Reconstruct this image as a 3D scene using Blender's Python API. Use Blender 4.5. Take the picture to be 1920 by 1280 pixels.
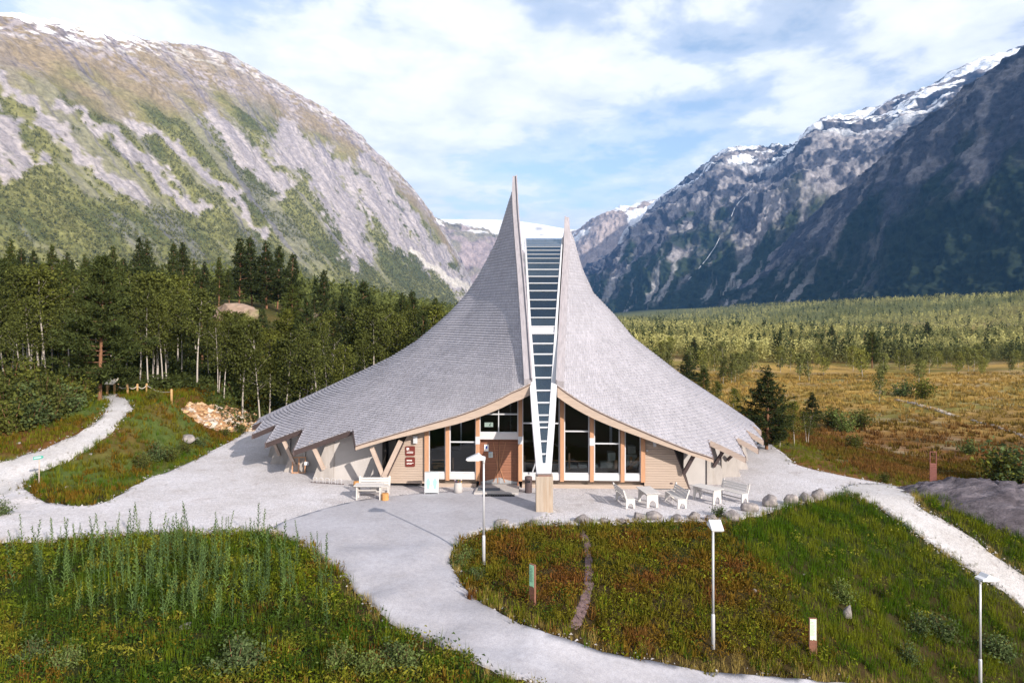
import bpy, bmesh, math, random
import numpy as np
from mathutils import Vector, Matrix

for _o in list(bpy.data.objects):
    bpy.data.objects.remove(_o)
SC = bpy.context.scene
COL = SC.collection
R = math.radians
random.seed(11)
RNG = np.random.default_rng(11)

# ------------------------------------------------------------------ camera
F, HX, HY, CZ = 1400.0, 960.0, 590.0, 9.1      # focal length / principal column / horizon row of the 1920 px picture, eye height
cd = bpy.data.cameras.new('camera')
cd.sensor_width = 36.0
cd.lens = F / 1920.0 * 36.0
cd.shift_y = (HY - 640.0) / 1920.0
cd.clip_start, cd.clip_end = 0.1, 60000.0
cam = bpy.data.objects.new('camera', cd)
COL.objects.link(cam)
cam.location = (0, 0, CZ)
cam.rotation_euler = (R(90), 0, 0)
SC.camera = cam

# ------------------------------------------------------------------ light
SUN_AZ = R(143)            # clockwise from +Y: the sun stands behind the camera, to the right
SUN_EL = R(24)
SUN_DIR = Vector((math.sin(SUN_AZ) * math.cos(SUN_EL), math.cos(SUN_AZ) * math.cos(SUN_EL), math.sin(SUN_EL)))
sd = bpy.data.lights.new('sun', 'SUN')
sd.energy = 5.0
sd.angle = R(0.53)
sd.color = (1.0, 0.915, 0.80)
sun = bpy.data.objects.new('sun', sd)
COL.objects.link(sun)
sun.rotation_euler = SUN_DIR.to_track_quat('Z', 'Y').to_euler()
sun.location = (30, -40, 60)

W = bpy.data.worlds.new('World')
SC.world = W
W.use_nodes = True
wn, wl = W.node_tree.nodes, W.node_tree.links
wn.clear()
w_out = wn.new('ShaderNodeOutputWorld')
w_bg = wn.new('ShaderNodeBackground')
w_sky = wn.new('ShaderNodeTexSky')
w_sky.sky_type = 'NISHITA'
w_sky.sun_disc = False
w_sky.sun_elevation = SUN_EL
w_sky.sun_rotation = SUN_AZ
w_sky.altitude = 300
w_sky.air_density = 1.0
w_sky.dust_density = 1.0
w_sky.ozone_density = 1.2
w_bg.inputs['Strength'].default_value = 0.13


def N(nt, t, **kw):
    n = nt.nodes.new(t)
    for k, v in kw.items():
        if k.startswith('i_'):
            n.inputs[k[2:].replace('_', ' ')].default_value = v
        else:
            setattr(n, k, v)
    return n


def math_node(nt, op, a, b=None, c=None, clamp=False):
    n = nt.nodes.new('ShaderNodeMath')
    n.operation = op
    n.use_clamp = clamp
    for i, x in enumerate((a, b, c)):
        if x is None:
            continue
        if isinstance(x, (int, float)):
            n.inputs[i].default_value = x
        else:
            nt.links.new(x, n.inputs[i])
    return n.outputs[0]


def ramp(nt, fac, stops, interp='LINEAR'):
    n = nt.nodes.new('ShaderNodeValToRGB')
    n.color_ramp.interpolation = interp
    el = n.color_ramp.elements
    while len(el) < len(stops):
        el.new(0.5)
    for e, (p, c) in zip(el, stops):
        e.position = p
        e.color = (c, c, c, 1) if isinstance(c, (int, float)) else (*c[:3], 1)
    nt.links.new(fac, n.inputs[0])
    return n.outputs[0]


def mixc(nt, fac, a, b, blend='MIX'):
    n = nt.nodes.new('ShaderNodeMix')
    n.data_type = 'RGBA'
    n.blend_type = blend
    for s, x in ((n.inputs[0], fac), (n.inputs[6], a), (n.inputs[7], b)):
        if isinstance(x, (int, float)):
            s.default_value = x
        elif isinstance(x, (tuple, list)):
            s.default_value = (*x[:3], 1)
        else:
            nt.links.new(x, s)
    return n.outputs[2]


# clouds: one layer of broken fair-weather cloud high above the whole valley
nt = W.node_tree
tc = N(nt, 'ShaderNodeTexCoord')
sx = N(nt, 'ShaderNodeSeparateXYZ')
nt.links.new(tc.outputs['Generated'], sx.inputs[0])
zc = math_node(nt, 'MAXIMUM', math_node(nt, 'ADD', sx.outputs[2], 0.10), 0.03)
cx = math_node(nt, 'DIVIDE', sx.outputs[0], zc)
cy = math_node(nt, 'DIVIDE', sx.outputs[1], zc)
cb = N(nt, 'ShaderNodeCombineXYZ')
nt.links.new(cx, cb.inputs[0]); nt.links.new(cy, cb.inputs[1])
def cloud_noise(scale, detail, rough, off, dist=0.0):
    m = N(nt, 'ShaderNodeMapping')
    m.inputs['Location'].default_value = off
    m.inputs['Rotation'].default_value = (0, 0, R(-24))
    m.inputs['Scale'].default_value = (1.0, 0.80, 1.0)
    nt.links.new(cb.outputs[0], m.inputs[0])
    n = N(nt, 'ShaderNodeTexNoise', noise_dimensions='3D')
    n.inputs['Scale'].default_value = scale
    n.inputs['Detail'].default_value = detail
    n.inputs['Roughness'].default_value = rough
    n.inputs['Distortion'].default_value = dist
    nt.links.new(m.outputs[0], n.inputs['Vector'])
    return n.outputs[0]
CL_OFF = (3.1, 0.4, 0.0)
big = cloud_noise(0.62, 2.0, 0.5, CL_OFF, 0.2)
fine = cloud_noise(3.4, 9.0, 0.58, (1.7, 4.2, 0.3), 0.15)
dens = math_node(nt, 'ADD', math_node(nt, 'MULTIPLY', big, 0.70), math_node(nt, 'MULTIPLY', fine, 0.42))
cover = ramp(nt, dens, [(0.43, 0.0), (0.51, 0.40), (0.58, 0.88), (0.67, 1.0)], 'EASE')
lum = ramp(nt, fine, [(0.30, (5.3, 5.5, 5.9)), (0.60, (7.0, 7.0, 7.1))])
lp = N(nt, 'ShaderNodeHueSaturation')
lp.inputs['Saturation'].default_value = 0.84
lp.inputs['Value'].default_value = 1.12
nt.links.new(w_sky.outputs[0], lp.inputs['Color'])
skyc = mixc(nt, math_node(nt, 'MULTIPLY', cover, 0.93), lp.outputs[0], lum)
nt.links.new(skyc, w_bg.inputs['Color'])
nt.links.new(w_bg.outputs[0], w_out.inputs['Surface'])

vs = SC.view_settings
vs.view_transform = 'Standard'
vs.look = 'None'
vs.gamma = 1.0
vs.exposure = 0.56
vs.use_curve_mapping = False
SC.render.engine = 'CYCLES'
cy_ = SC.cycles
cy_.max_bounces = 8
cy_.diffuse_bounces = 3
cy_.glossy_bounces = 3
cy_.transmission_bounces = 6
cy_.transparent_max_bounces = 12
cy_.volume_bounces = 0
cy_.use_denoising = True


# ------------------------------------------------------------------ helpers
def P(px, py, Y):
    """the point at distance Y seen at picture column px, row py"""
    return Vector(((px - HX) / F * Y, Y, CZ - (py - HY) / F * Y))


def sstep(a, b, x):
    t = np.clip((np.asarray(x, float) - a) / (b - a), 0, 1)
    return t * t * (3 - 2 * t)


def _hash(ix, iy, seed):
    h = (ix.astype(np.int64) * 374761393 + iy.astype(np.int64) * 668265263 + seed * 974634533) & 0xffffffff
    h = ((h ^ (h >> 13)) * 1274126177) & 0xffffffff
    h = ((h ^ (h >> 16)) * 2246822519) & 0xffffffff
    return ((h ^ (h >> 15)) & 0xffffff) / float(0xffffff)


def vn(x, y, seed=0):
    x = np.asarray(x, float); y = np.asarray(y, float)
    ix, iy = np.floor(x), np.floor(y)
    fx, fy = x - ix, y - iy
    fx = fx * fx * fx * (fx * (fx * 6 - 15) + 10); fy = fy * fy * fy * (fy * (fy * 6 - 15) + 10)
    a, b = _hash(ix, iy, seed), _hash(ix + 1, iy, seed)
    c, d = _hash(ix, iy + 1, seed), _hash(ix + 1, iy + 1, seed)
    return (a * (1 - fx) + b * fx) * (1 - fy) + (c * (1 - fx) + d * fx) * fy


def fbm(x, y, octv=4, seed=0, gain=0.5):
    s, a, t = 0.0, 1.0, 0.0
    x = np.asarray(x, float); y = np.asarray(y, float)
    for o in range(octv):
        s = s + a * vn(x, y, seed + o * 17); t += a
        x, y = x * 2.03 + 11.3, y * 2.03 + 7.7; a *= gain
    return s / t


def ridged(x, y, octv=4, seed=0):
    s, a, t = 0.0, 1.0, 0.0
    x = np.asarray(x, float); y = np.asarray(y, float)
    for o in range(octv):
        n = 1 - np.abs(2 * vn(x, y, seed + o * 31) - 1)
        s = s + a * n; t += a
        x, y = x * 2.07 + 5.1, y * 2.07 + 3.3; a *= 0.5
    return s / t


def link(o, parent=None):
    COL.objects.link(o)
    if parent is not None:
        o.parent = parent
    return o


def tag(o, label=None, cat=None, group=None, kind=None):
    if label: o['label'] = label
    if cat: o['category'] = cat
    if group: o['group'] = group
    if kind: o['kind'] = kind
    return o


def empty(name, loc, rz=0.0, label=None, cat=None, group=None):
    o = bpy.data.objects.new(name, None)
    o.empty_display_size = 0.2
    link(o)
    o.location = loc
    o.rotation_euler = (0, 0, rz)
    return tag(o, label, cat, group)


def npmesh(name, V, faces, mats=None, smooth=False, col=None, midx=None):
    """fast mesh: V (n,3); faces an (m,k) array or a list of them"""
    if not isinstance(faces, (list, tuple)):
        faces = [faces]
    faces = [np.asarray(f, np.int32) for f in faces if len(f)]
    me = bpy.data.meshes.new(name)
    V = np.asarray(V, np.float32)
    me.vertices.add(len(V))
    me.vertices.foreach_set('co', V.ravel())
    tot = np.concatenate([np.full(len(f), f.shape[1], np.int32) for f in faces])
    idx = np.concatenate([f.ravel() for f in faces])
    me.loops.add(len(idx))
    me.loops.foreach_set('vertex_index', idx)
    me.polygons.add(len(tot))
    st = np.zeros(len(tot), np.int32); st[1:] = np.cumsum(tot)[:-1]
    me.polygons.foreach_set('loop_start', st)
    me.polygons.foreach_set('loop_total', tot)
    if midx is not None:
        me.polygons.foreach_set('material_index', np.asarray(midx, np.int32))
    me.polygons.foreach_set('use_smooth', np.full(len(tot), bool(smooth)))
    if col is not None:
        a = me.color_attributes.new('tint', 'FLOAT_COLOR', 'POINT')
        c4 = np.ones((len(V), 4), np.float32); c4[:, :3] = np.asarray(col, np.float32)[:, :3]
        a.data.foreach_set('color', c4.ravel())
    if mats is not None:
        for m in (mats if isinstance(mats, (list, tuple)) else [mats]):
            me.materials.append(m)
    me.update(calc_edges=True)
    me.validate()
    return me


def npobj(name, V, faces, mats=None, parent=None, **kw):
    return link(bpy.data.objects.new(name, npmesh(name, V, faces, mats, **kw)), parent)


class MB:
    """collects boxes, bars, tubes and prisms into ONE mesh object"""
    def __init__(s):
        s.v, s.f, s.mi = [], [], []

    def add(s, vs_, fs_, mi=0):
        b = len(s.v)
        s.v += [tuple(v) for v in vs_]
        s.f += [tuple(b + i for i in f) for f in fs_]
        s.mi += [mi] * len(fs_)
        return s

    def box(s, c, size, rot=None, mi=0):
        hx, hy, hz = (x / 2 for x in size)
        pts = [Vector((sx_ * hx, sy_ * hy, sz_ * hz)) for sz_ in (-1, 1) for sy_ in (-1, 1) for sx_ in (-1, 1)]
        if rot is not None:
            pts = [rot @ p for p in pts]
        c = Vector(c)
        return s.add([p + c for p in pts], [(0, 2, 3, 1), (4, 5, 7, 6), (0, 1, 5, 4), (2, 6, 7, 3), (0, 4, 6, 2), (1, 3, 7, 5)], mi)

    def span(s, lo, hi, mi=0):
        lo, hi = Vector(lo), Vector(hi)
        return s.box((lo + hi) / 2, hi - lo, None, mi)

    def beam(s, a, b, w, h, up=(0, 0, 1), mi=0):
        a, b = Vector(a), Vector(b)
        d = (b - a); L = d.length; d.normalize()
        up = Vector(up)
        sde = d.cross(up)
        if sde.length < 1e-4:
            sde = d.cross(Vector((0, 1, 0)))
        sde.normalize(); u2 = sde.cross(d)
        m = Matrix((sde, d, u2)).transposed()
        return s.box((a + b) / 2, (w, L, h), m, mi)

    def tube(s, pts, rad, n=8, cap=True, mi=0):
        pts = [Vector(p) for p in pts]
        if not isinstance(rad, (list, tuple)):
            rad = [rad] * len(pts)
        vs_, fs_ = [], []
        for i, p in enumerate(pts):
            d = (pts[min(i + 1, len(pts) - 1)] - pts[max(i - 1, 0)]).normalized()
            a = d.cross(Vector((0, 0, 1)))
            if a.length < 1e-3: a = d.cross(Vector((1, 0, 0)))
            a.normalize(); b = d.cross(a)
            for k in range(n):
                t = 2 * math.pi * k / n
                vs_.append(p + (a * math.cos(t) + b * math.sin(t)) * rad[i])
        for i in range(len(pts) - 1):
            for k in range(n):
                k2 = (k + 1) % n
                fs_.append((i * n + k, (i + 1) * n + k, (i + 1) * n + k2, i * n + k2))
        if cap:
            fs_.append(tuple(range(n)))
            fs_.append(tuple(reversed([(len(pts) - 1) * n + k for k in range(n)])))
        return s.add(vs_, fs_, mi)

    def prism(s, front, back, mi=0):
        """front, back: matching rings of points"""
        n = len(front)
        fs_ = [tuple(range(n)), tuple(reversed(range(n, 2 * n)))]
        for k in range(n):
            k2 = (k + 1) % n
            fs_.append((k, n + k, n + k2, k2))
        return s.add(list(front) + list(back), fs_, mi)

    def build(s, name, mats, parent=None, smooth=False, bevel=0.0):
        me = bpy.data.meshes.new(name)
        me.from_pydata(s.v, [], s.f)
        for m in (mats if isinstance(mats, (list, tuple)) else [mats]):
            me.materials.append(m)
        me.polygons.foreach_set('material_index', s.mi)
        bm = bmesh.new(); bm.from_mesh(me)
        bmesh.ops.recalc_face_normals(bm, faces=bm.faces)
        if bevel > 0:
            bmesh.ops.bevel(bm, geom=bm.edges[:], offset=bevel, segments=1, affect='EDGES', clamp_overlap=True)
        bm.to_mesh(me); bm.free()
        if smooth:
            me.polygons.foreach_set('use_smooth', [True] * len(me.polygons))
        me.update()
        return link(bpy.data.objects.new(name, me), parent)


def copy_tree(o, parent=None, memo=None):
    c = o.copy()
    COL.objects.link(c)
    c.parent = parent
    for ch in o.children:
        copy_tree(ch, c)
    return c


# ------------------------------------------------------------------ materials
def mat(name, base=(0.5, 0.5, 0.5), rough=0.8, var=0.0, vscale=4.0, bump=0.0, bscale=20.0, tint=False, metallic=0.0,
        stretch=(1, 1, 1), island=0.0, spec=0.3, col2=None, c2scale=1.0, c2range=(0.45, 0.6), coords='Object'):
    m = bpy.data.materials.new(name)
    m.use_nodes = True
    nt = m.node_tree
    b = nt.nodes['Principled BSDF']
    b.inputs['Roughness'].default_value = rough
    b.inputs['Metallic'].default_value = metallic
    b.inputs['Specular IOR Level'].default_value = spec
    tc = N(nt, 'ShaderNodeTexCoord')
    mp = N(nt, 'ShaderNodeMapping')
    mp.inputs['Scale'].default_value = stretch
    nt.links.new(tc.outputs[coords], mp.inputs[0])
    if tint:
        at = N(nt, 'ShaderNodeAttribute', attribute_name='tint')
        c = at.outputs['Color']
    else:
        rgb = N(nt, 'ShaderNodeRGB'); rgb.outputs[0].default_value = (*base, 1)
        c = rgb.outputs[0]
    if col2 is not None:
        n = N(nt, 'ShaderNodeTexNoise'); n.inputs['Scale'].default_value = c2scale; n.inputs['Detail'].default_value = 6; n.inputs['Roughness'].default_value = 0.65
        nt.links.new(mp.outputs[0], n.inputs['Vector'])
        c = mixc(nt, ramp(nt, n.outputs[0], [(c2range[0], 0.0), (c2range[1], 1.0)]), c, col2)
    if var > 0:
        n = N(nt, 'ShaderNodeTexNoise'); n.inputs['Scale'].default_value = vscale; n.inputs['Detail'].default_value = 8; n.inputs['Roughness'].default_value = 0.7
        nt.links.new(mp.outputs[0], n.inputs['Vector'])
        c = mixc(nt, 1.0, c, ramp(nt, n.outputs[0], [(0.25, 1 - var), (0.75, 1 + var)]), 'MULTIPLY')
    if island > 0:
        g = N(nt, 'ShaderNodeNewGeometry')
        c = mixc(nt, 1.0, c, ramp(nt, g.outputs['Random Per Island'], [(0.0, 1 - island), (1.0, 1 + island)]), 'MULTIPLY')
    nt.links.new(c, b.inputs['Base Color'])
    if bump > 0:
        n = N(nt, 'ShaderNodeTexNoise'); n.inputs['Scale'].default_value = bscale; n.inputs['Detail'].default_value = 7; n.inputs['Roughness'].default_value = 0.7
        nt.links.new(mp.outputs[0], n.inputs['Vector'])
        bp = N(nt, 'ShaderNodeBump'); bp.inputs['Strength'].default_value = 1.0; bp.inputs['Distance'].default_value = bump
        nt.links.new(n.outputs[0], bp.inputs['Height'])
        nt.links.new(bp.outputs[0], b.inputs['Normal'])
    return m


def leaf_mat(name, base, island=0.35, trans=0.3, tint=False, obj_var=0.25):
    m = bpy.data.materials.new(name)
    m.use_nodes = True
    nt = m.node_tree
    nt.nodes.clear()
    o = N(nt, 'ShaderNodeOutputMaterial')
    d = N(nt, 'ShaderNodeBsdfDiffuse'); t = N(nt, 'ShaderNodeBsdfTranslucent'); mx = N(nt, 'ShaderNodeMixShader')
    mx.inputs[0].default_value = trans
    if tint:
        c = N(nt, 'ShaderNodeAttribute', attribute_name='tint').outputs['Color']
    else:
        rgb = N(nt, 'ShaderNodeRGB'); rgb.outputs[0].default_value = (*base, 1); c = rgb.outputs[0]
    if island:
        g = N(nt, 'ShaderNodeNewGeometry')
        c = mixc(nt, 1.0, c, ramp(nt, g.outputs['Random Per Island'], [(0, 1 - island), (1, 1 + island)]), 'MULTIPLY')
    if obj_var:
        oi = N(nt, 'ShaderNodeObjectInfo')
        c = mixc(nt, 1.0, c, ramp(nt, oi.outputs['Random'], [(0, (1 - obj_var, 1 - obj_var, 1 - obj_var)), (0.5, (1, 1, 1)), (1, (1 + obj_var * 1.3, 1 + obj_var, 1 - obj_var * .3))]), 'MULTIPLY')
    nt.links.new(c, d.inputs[0]); nt.links.new(c, t.inputs[0])
    nt.links.new(d.outputs[0], mx.inputs[1]); nt.links.new(t.outputs[0], mx.inputs[2])
    nt.links.new(mx.outputs[0], o.inputs[0])
    return m
# ------------------------------------------------------------------ the lie of the land
def ground(X, Y):
    X = np.asarray(X, float); Y = np.asarray(Y, float)
    y0 = 33 + 5 * sstep(8, 18, X)
    t = np.clip((y0 - Y) / 8.0, 0, 3.2)
    tt = t * t / (t + 0.3)
    D = 0.45 + 0.22 * np.clip(X - 0.5, 0, 24)
    z = -tt * D
    mead = np.maximum(sstep(17.5, 36, X) * sstep(30, 42, Y), sstep(70, 95, Y) * sstep(-14, 8, X))
    z = z - 3.0 * mead
    mound = 3.1 * sstep(-20.4, -24.5, X) * sstep(36.5, 52, Y)
    hill = 8.6 * sstep(52, 122, Y) * sstep(-4, -56, X)
    z = z + mound + hill
    z = z + 36 * sstep(270, 680, X) * sstep(230, 620, Y)
    far = np.clip((Y - 60) / 200, 0, 1)
    z = z + far * (fbm(X / 40, Y / 40, 3, 5) - 0.5) * 4.0
    z = z + sstep(19, 30, X) * sstep(42, 60, Y) * (fbm(X / 9, Y / 9, 3, 8) - 0.5) * 1.0
    rough = np.clip(np.maximum(sstep(32, 28, Y), sstep(-20.4, -23, X)), 0, 1)
    z = z + rough * (fbm(X / 1.9, Y / 1.9, 3, 21) - 0.5) * 0.50
    return z


def gpt(px, py):
    """where the line of sight through a picture point meets the land"""
    Ys = np.concatenate([np.arange(8, 80, 0.02), np.arange(80, 900, 0.25)])
    X = (px - HX) / F * Ys
    zr = CZ - (py - HY) / F * Ys
    d = zr - ground(X, Ys)
    k = np.argmax(d < 0)
    if d[k] >= 0:
        k = len(Ys) - 1
    return Vector((X[k], Ys[k], zr[k]))


def gpoly(pts):
    return np.array([(lambda q: (q.x, q.y))(gpt(*p)) for p in pts])


def inside(poly, x, y):
    x = np.asarray(x); y = np.asarray(y)
    r = np.zeros(x.shape, bool)
    j = len(poly) - 1
    for i in range(len(poly)):
        xi, yi = poly[i]; xj, yj = poly[j]
        c = ((yi > y) != (yj > y))
        with np.errstate(divide='ignore', invalid='ignore'):
            r ^= c & (x < (xj - xi) * (y - yi) / (yj - yi + 1e-12) + xi)
        j = i
    return r


def near_on(poly, x, y):
    """nearest point on the outline, and its distance"""
    best = np.full(x.shape, 1e9); bx = x.copy(); by = y.copy()
    for i in range(len(poly)):
        a = poly[i]; b = poly[(i + 1) % len(poly)]
        d = b - a; L2 = max(d @ d, 1e-9)
        t = np.clip(((x - a[0]) * d[0] + (y - a[1]) * d[1]) / L2, 0, 1)
        qx, qy = a[0] + t * d[0], a[1] + t * d[1]
        dd = (qx - x) ** 2 + (qy - y) ** 2
        m = dd < best
        best = np.where(m, dd, best); bx = np.where(m, qx, bx); by = np.where(m, qy, by)
    return bx, by, np.sqrt(best)


def smooth_poly(poly, n=3, wob=0.0, seed=1):
    p = np.asarray(poly, float)
    for _ in range(n):     # Chaikin
        q = np.roll(p, -1, 0)
        p = np.stack([0.75 * p + 0.25 * q, 0.25 * p + 0.75 * q], 1).reshape(-1, 2)
    if wob:
        p = p + wob * np.stack([fbm(p[:, 0] * 1.7, p[:, 1] * 1.7, 2, seed) - .5, fbm(p[:, 0] * 1.7 + 40, p[:, 1] * 1.7, 2, seed) - .5], 1) * 2
    return p


GRAVEL = np.concatenate([
    gpoly([(-120, 1020), (60, 1012), (240, 1003), (420, 996), (515, 992), (640, 1040), (760, 1030), (850, 1012), (925, 990), (1000, 984), (1090, 982), (1200, 976), (1290, 978),
           (1370, 974), (1430, 962), (1470, 948), (1530, 936), (1580, 926), (1620, 932), (1700, 914), (1640, 904), (1560, 889), (1480, 869)]),
    np.array([(17.6, 47), (18.5, 56), (15, 68), (0, 73), (-17, 66), (-21.0, 58)]),
    gpoly([(448, 819), (400, 843), (330, 880), (262, 902), (215, 936), (150, 952), (90, 944), (50, 926), (36, 912), (20, 905), (-10, 880), (-120, 905)])])
GRAVEL = smooth_poly(GRAVEL, 2, 0.20, 3)
TRAIL = smooth_poly(gpoly([(-120, 960), (36, 917), (62, 888), (118, 866), (160, 842), (208, 812), (238, 778), (246, 758), (232, 747), (212, 741), (196, 741), (194, 747), (204, 758), (200, 772), (176, 798),
                           (120, 826), (70, 848), (0, 868), (-120, 900)]), 3, 0.20, 4)
PATH = smooth_poly(gpoly([(1560, 915), (1600, 928), (1640, 945), (1700, 985), (1740, 1010), (1800, 1055), (1860, 1095), (1990, 1185), (1990, 1125), (1890, 1062), (1835, 1018),
                          (1790, 988), (1745, 968), (1712, 940), (1712, 918), (1650, 906)]), 3, 0.20, 5)
ASPHALT = smooth_poly(gpoly([(512, 984), (655, 940), (745, 930), (800, 924), (885, 920), (1004, 922), (1036, 940), (1030, 962), (1000, 978), (925, 988), (868, 1006), (840, 1035), (846, 1070), (872, 1107),
                             (930, 1150), (1010, 1187), (1100, 1214), (1230, 1244), (1400, 1268), (1560, 1286), (1800, 1312), (1800, 1420), (1300, 1380), (1010, 1292), (900, 1244), (800, 1199), (722, 1158),
                             (668, 1108), (644, 1074), (610, 1045), (562, 1016), (514, 994)]), 2, 0.05, 6)
SHEETS = [GRAVEL, TRAIL, PATH, ASPHALT]
TROD = smooth_poly(gpoly([(1086, 992), (1100, 992), (1108, 1030), (1113, 1070), (1112, 1100), (1098, 1145), (1088, 1182), (1064, 1182), (1078, 1140), (1094, 1100), (1098, 1060), (1094, 1030)]), 2, 0.08, 14)


def paved(x, y, grow=0.0):
    m = np.zeros(np.shape(x), bool)
    for p in SHEETS:
        i = inside(p, x, y)
        if grow:
            _, _, d = near_on(p, x, y)
            i = (i & (d > -1)) | (d < grow) if grow > 0 else i & (d > -grow)
        m |= i
    return m


def grid_faces(nx, ny):
    i = np.arange(nx - 1)[None, :] + np.arange(ny - 1)[:, None] * nx
    return np.stack([i, i + 1, i + nx + 1, i + nx], -1).reshape(-1, 4)


M = {}
# soil under the plants: brown peat, moss and litter
M['soil'] = mat('soil', (0.085, 0.062, 0.035), 1.0, 0.5, 1.3, 0.05, 9, col2=(0.075, 0.085, 0.022), c2scale=0.35, c2range=(0.42, 0.58), spec=0.1)


def stone_ground(name, c1, c2, scale, bump, dirt=1.0):
    m = bpy.data.materials.new(name); m.use_nodes = True
    nt = m.node_tree; b = nt.nodes['Principled BSDF']
    b.inputs['Roughness'].default_value = 0.95; b.inputs['Specular IOR Level'].default_value = 0.15
    tc = N(nt, 'ShaderNodeTexCoord')
    vo = N(nt, 'ShaderNodeTexVoronoi'); vo.inputs['Scale'].default_value = scale
    nt.links.new(tc.outputs['Object'], vo.inputs['Vector'])
    n1 = N(nt, 'ShaderNodeTexNoise'); n1.inputs['Scale'].default_value = 0.35; n1.inputs['Detail'].default_value = 9; n1.inputs['Roughness'].default_value = 0.62
    nt.links.new(tc.outputs['Object'], n1.inputs['Vector'])
    n2 = N(nt, 'ShaderNodeTexNoise'); n2.inputs['Scale'].default_value = 5.0; n2.inputs['Detail'].default_value = 6; n2.inputs['Roughness'].default_value = 0.75
    nt.links.new(tc.outputs['Object'], n2.inputs['Vector'])
    sp = N(nt, 'ShaderNodeSeparateColor'); nt.links.new(vo.outputs['Color'], sp.inputs[0])
    c = mixc(nt, sp.outputs[0], c1, c2)
    c = mixc(nt, 1.0, c, ramp(nt, n1.outputs[0], [(0.3, (0.86, 0.84, 0.82)), (0.7, (1.07, 1.07, 1.08))]), 'MULTIPLY')
    c = mixc(nt, 1.0, c, ramp(nt, n2.outputs[0], [(0.28, 0.84), (0.72, 1.12)]), 'MULTIPLY')
    n3 = N(nt, 'ShaderNodeTexNoise'); n3.inputs['Scale'].default_value = 1.3; n3.inputs['Detail'].default_value = 5; n3.inputs['Distortion'].default_value = 1.2
    nt.links.new(tc.outputs['Object'], n3.inputs['Vector'])
    c = mixc(nt, 1.0, c, ramp(nt, n3.outputs[0], [(0.30, (1 - .17 * dirt, 1 - .20 * dirt, 1 - .22 * dirt)), (0.40, (1 - .03 * dirt, 1 - .04 * dirt, 1 - .05 * dirt)), (0.62, (1.01, 1.01, 1.01)), (0.74, (1 + .08 * dirt, 1 + .08 * dirt, 1 + .08 * dirt))]), 'MULTIPLY')
    nt.links.new(c, b.inputs['Base Color'])
    bp = N(nt, 'ShaderNodeBump'); bp.inputs['Distance'].default_value = bump; bp.inputs['Strength'].default_value = 0.9
    nt.links.new(vo.outputs['Distance'], bp.inputs['Height'])
    nt.links.new(bp.outputs[0], b.inputs['Normal'])
    return m


M['gravel'] = stone_ground('gravel', (0.42, 0.405, 0.43), (0.61, 0.585, 0.615), 22, 0.03)
M['path_gravel'] = stone_ground('path_gravel', (0.37, 0.36, 0.37), (0.49, 0.475, 0.49), 26, 0.02)
M['asphalt'] = stone_ground('asphalt', (0.305, 0.300, 0.335), (0.385, 0.378, 0.415), 45, 0.006, 0.35)


def axis(lo, fine_lo, fine_hi, hi, step, grow):
    a = list(np.arange(fine_lo, fine_hi, step))
    s, x = step, fine_hi
    while x < hi:
        a.append(x); s *= grow; x += s
    a.append(hi)
    s, x, b = step, fine_lo, []
    while x > lo:
        s *= grow; x -= s; b.append(max(x, lo))
    return np.array(b[::-1] + a)


xs = axis(-9000, -38, 32, 9000, 0.44, 1.085)
ys = axis(-400, 17, 66, 12000, 0.44, 1.06)
GX, GY = np.meshgrid(xs, ys)
GZ = ground(GX, GY)
nearm = (np.abs(GX) < 60) & (GY > 5) & (GY < 80)
low = np.zeros(GX.shape, bool)
low[nearm] = paved(GX[nearm], GY[nearm])
GZ = GZ - np.where(low, 0.14, 0.0)
# what grows on the open ground further off (flat heath, bog and turf)
tx, ty = GX.ravel(), GY.ravel()
n1 = fbm(tx / 14, ty / 5, 4, 61); n2 = fbm(tx / 60, ty / 25, 3, 62); n3 = fbm(tx / 3.2, ty / 3.2, 3, 63)
rust = np.array([0.145, 0.070, 0.024]); gold = np.array([0.33, 0.215, 0.065]); olive = np.array([0.090, 0.085, 0.026]); peat = np.array([0.055, 0.036, 0.022]); green = np.array([0.085, 0.115, 0.030])
w1 = sstep(0.40, 0.60, n1)[:, None]; wf = sstep(75, 105, ty + (n2 - .5) * 50)[:, None]
c = (rust * (1 - w1) + olive * w1) * (1 - wf) + (gold * (1 - 0.6 * w1) + green * 0.6 * w1) * wf
w3 = (sstep(0.56, 0.70, n3) * 0.55)[:, None]; c = c * (1 - w3) + peat * w3
w4 = (sstep(0.62, 0.70, fbm(tx / 7, ty / 2.4, 3, 64)) * sstep(40, 46, ty) * sstep(16, 24, tx))[:, None]; c = c * (1 - 0.4 * w4) + np.array([0.34, 0.26, 0.18]) * 0.4 * w4
wl_ = sstep(-12, -20, tx)[:, None] * (1 - sstep(60, 80, ty))[:, None]; mo = rust * 0.7 * (1 - w1) + green * 0.8 * w1; c = c * (1 - wl_) + mo * wl_
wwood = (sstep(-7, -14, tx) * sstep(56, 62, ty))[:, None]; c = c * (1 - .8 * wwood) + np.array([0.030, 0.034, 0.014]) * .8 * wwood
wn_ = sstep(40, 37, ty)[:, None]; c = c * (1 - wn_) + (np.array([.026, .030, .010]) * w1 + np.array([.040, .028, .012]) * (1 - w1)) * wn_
wfar = sstep(300, 900, ty)[:, None]; c = c * (1 - wfar) + np.array([0.12, 0.125, 0.045]) * wfar
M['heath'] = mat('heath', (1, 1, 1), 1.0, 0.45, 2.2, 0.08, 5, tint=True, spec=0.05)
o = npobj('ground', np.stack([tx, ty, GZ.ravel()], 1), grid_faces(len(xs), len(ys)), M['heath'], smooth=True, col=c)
tag(o, 'heath, meadow and valley floor', kind='structure')


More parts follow.
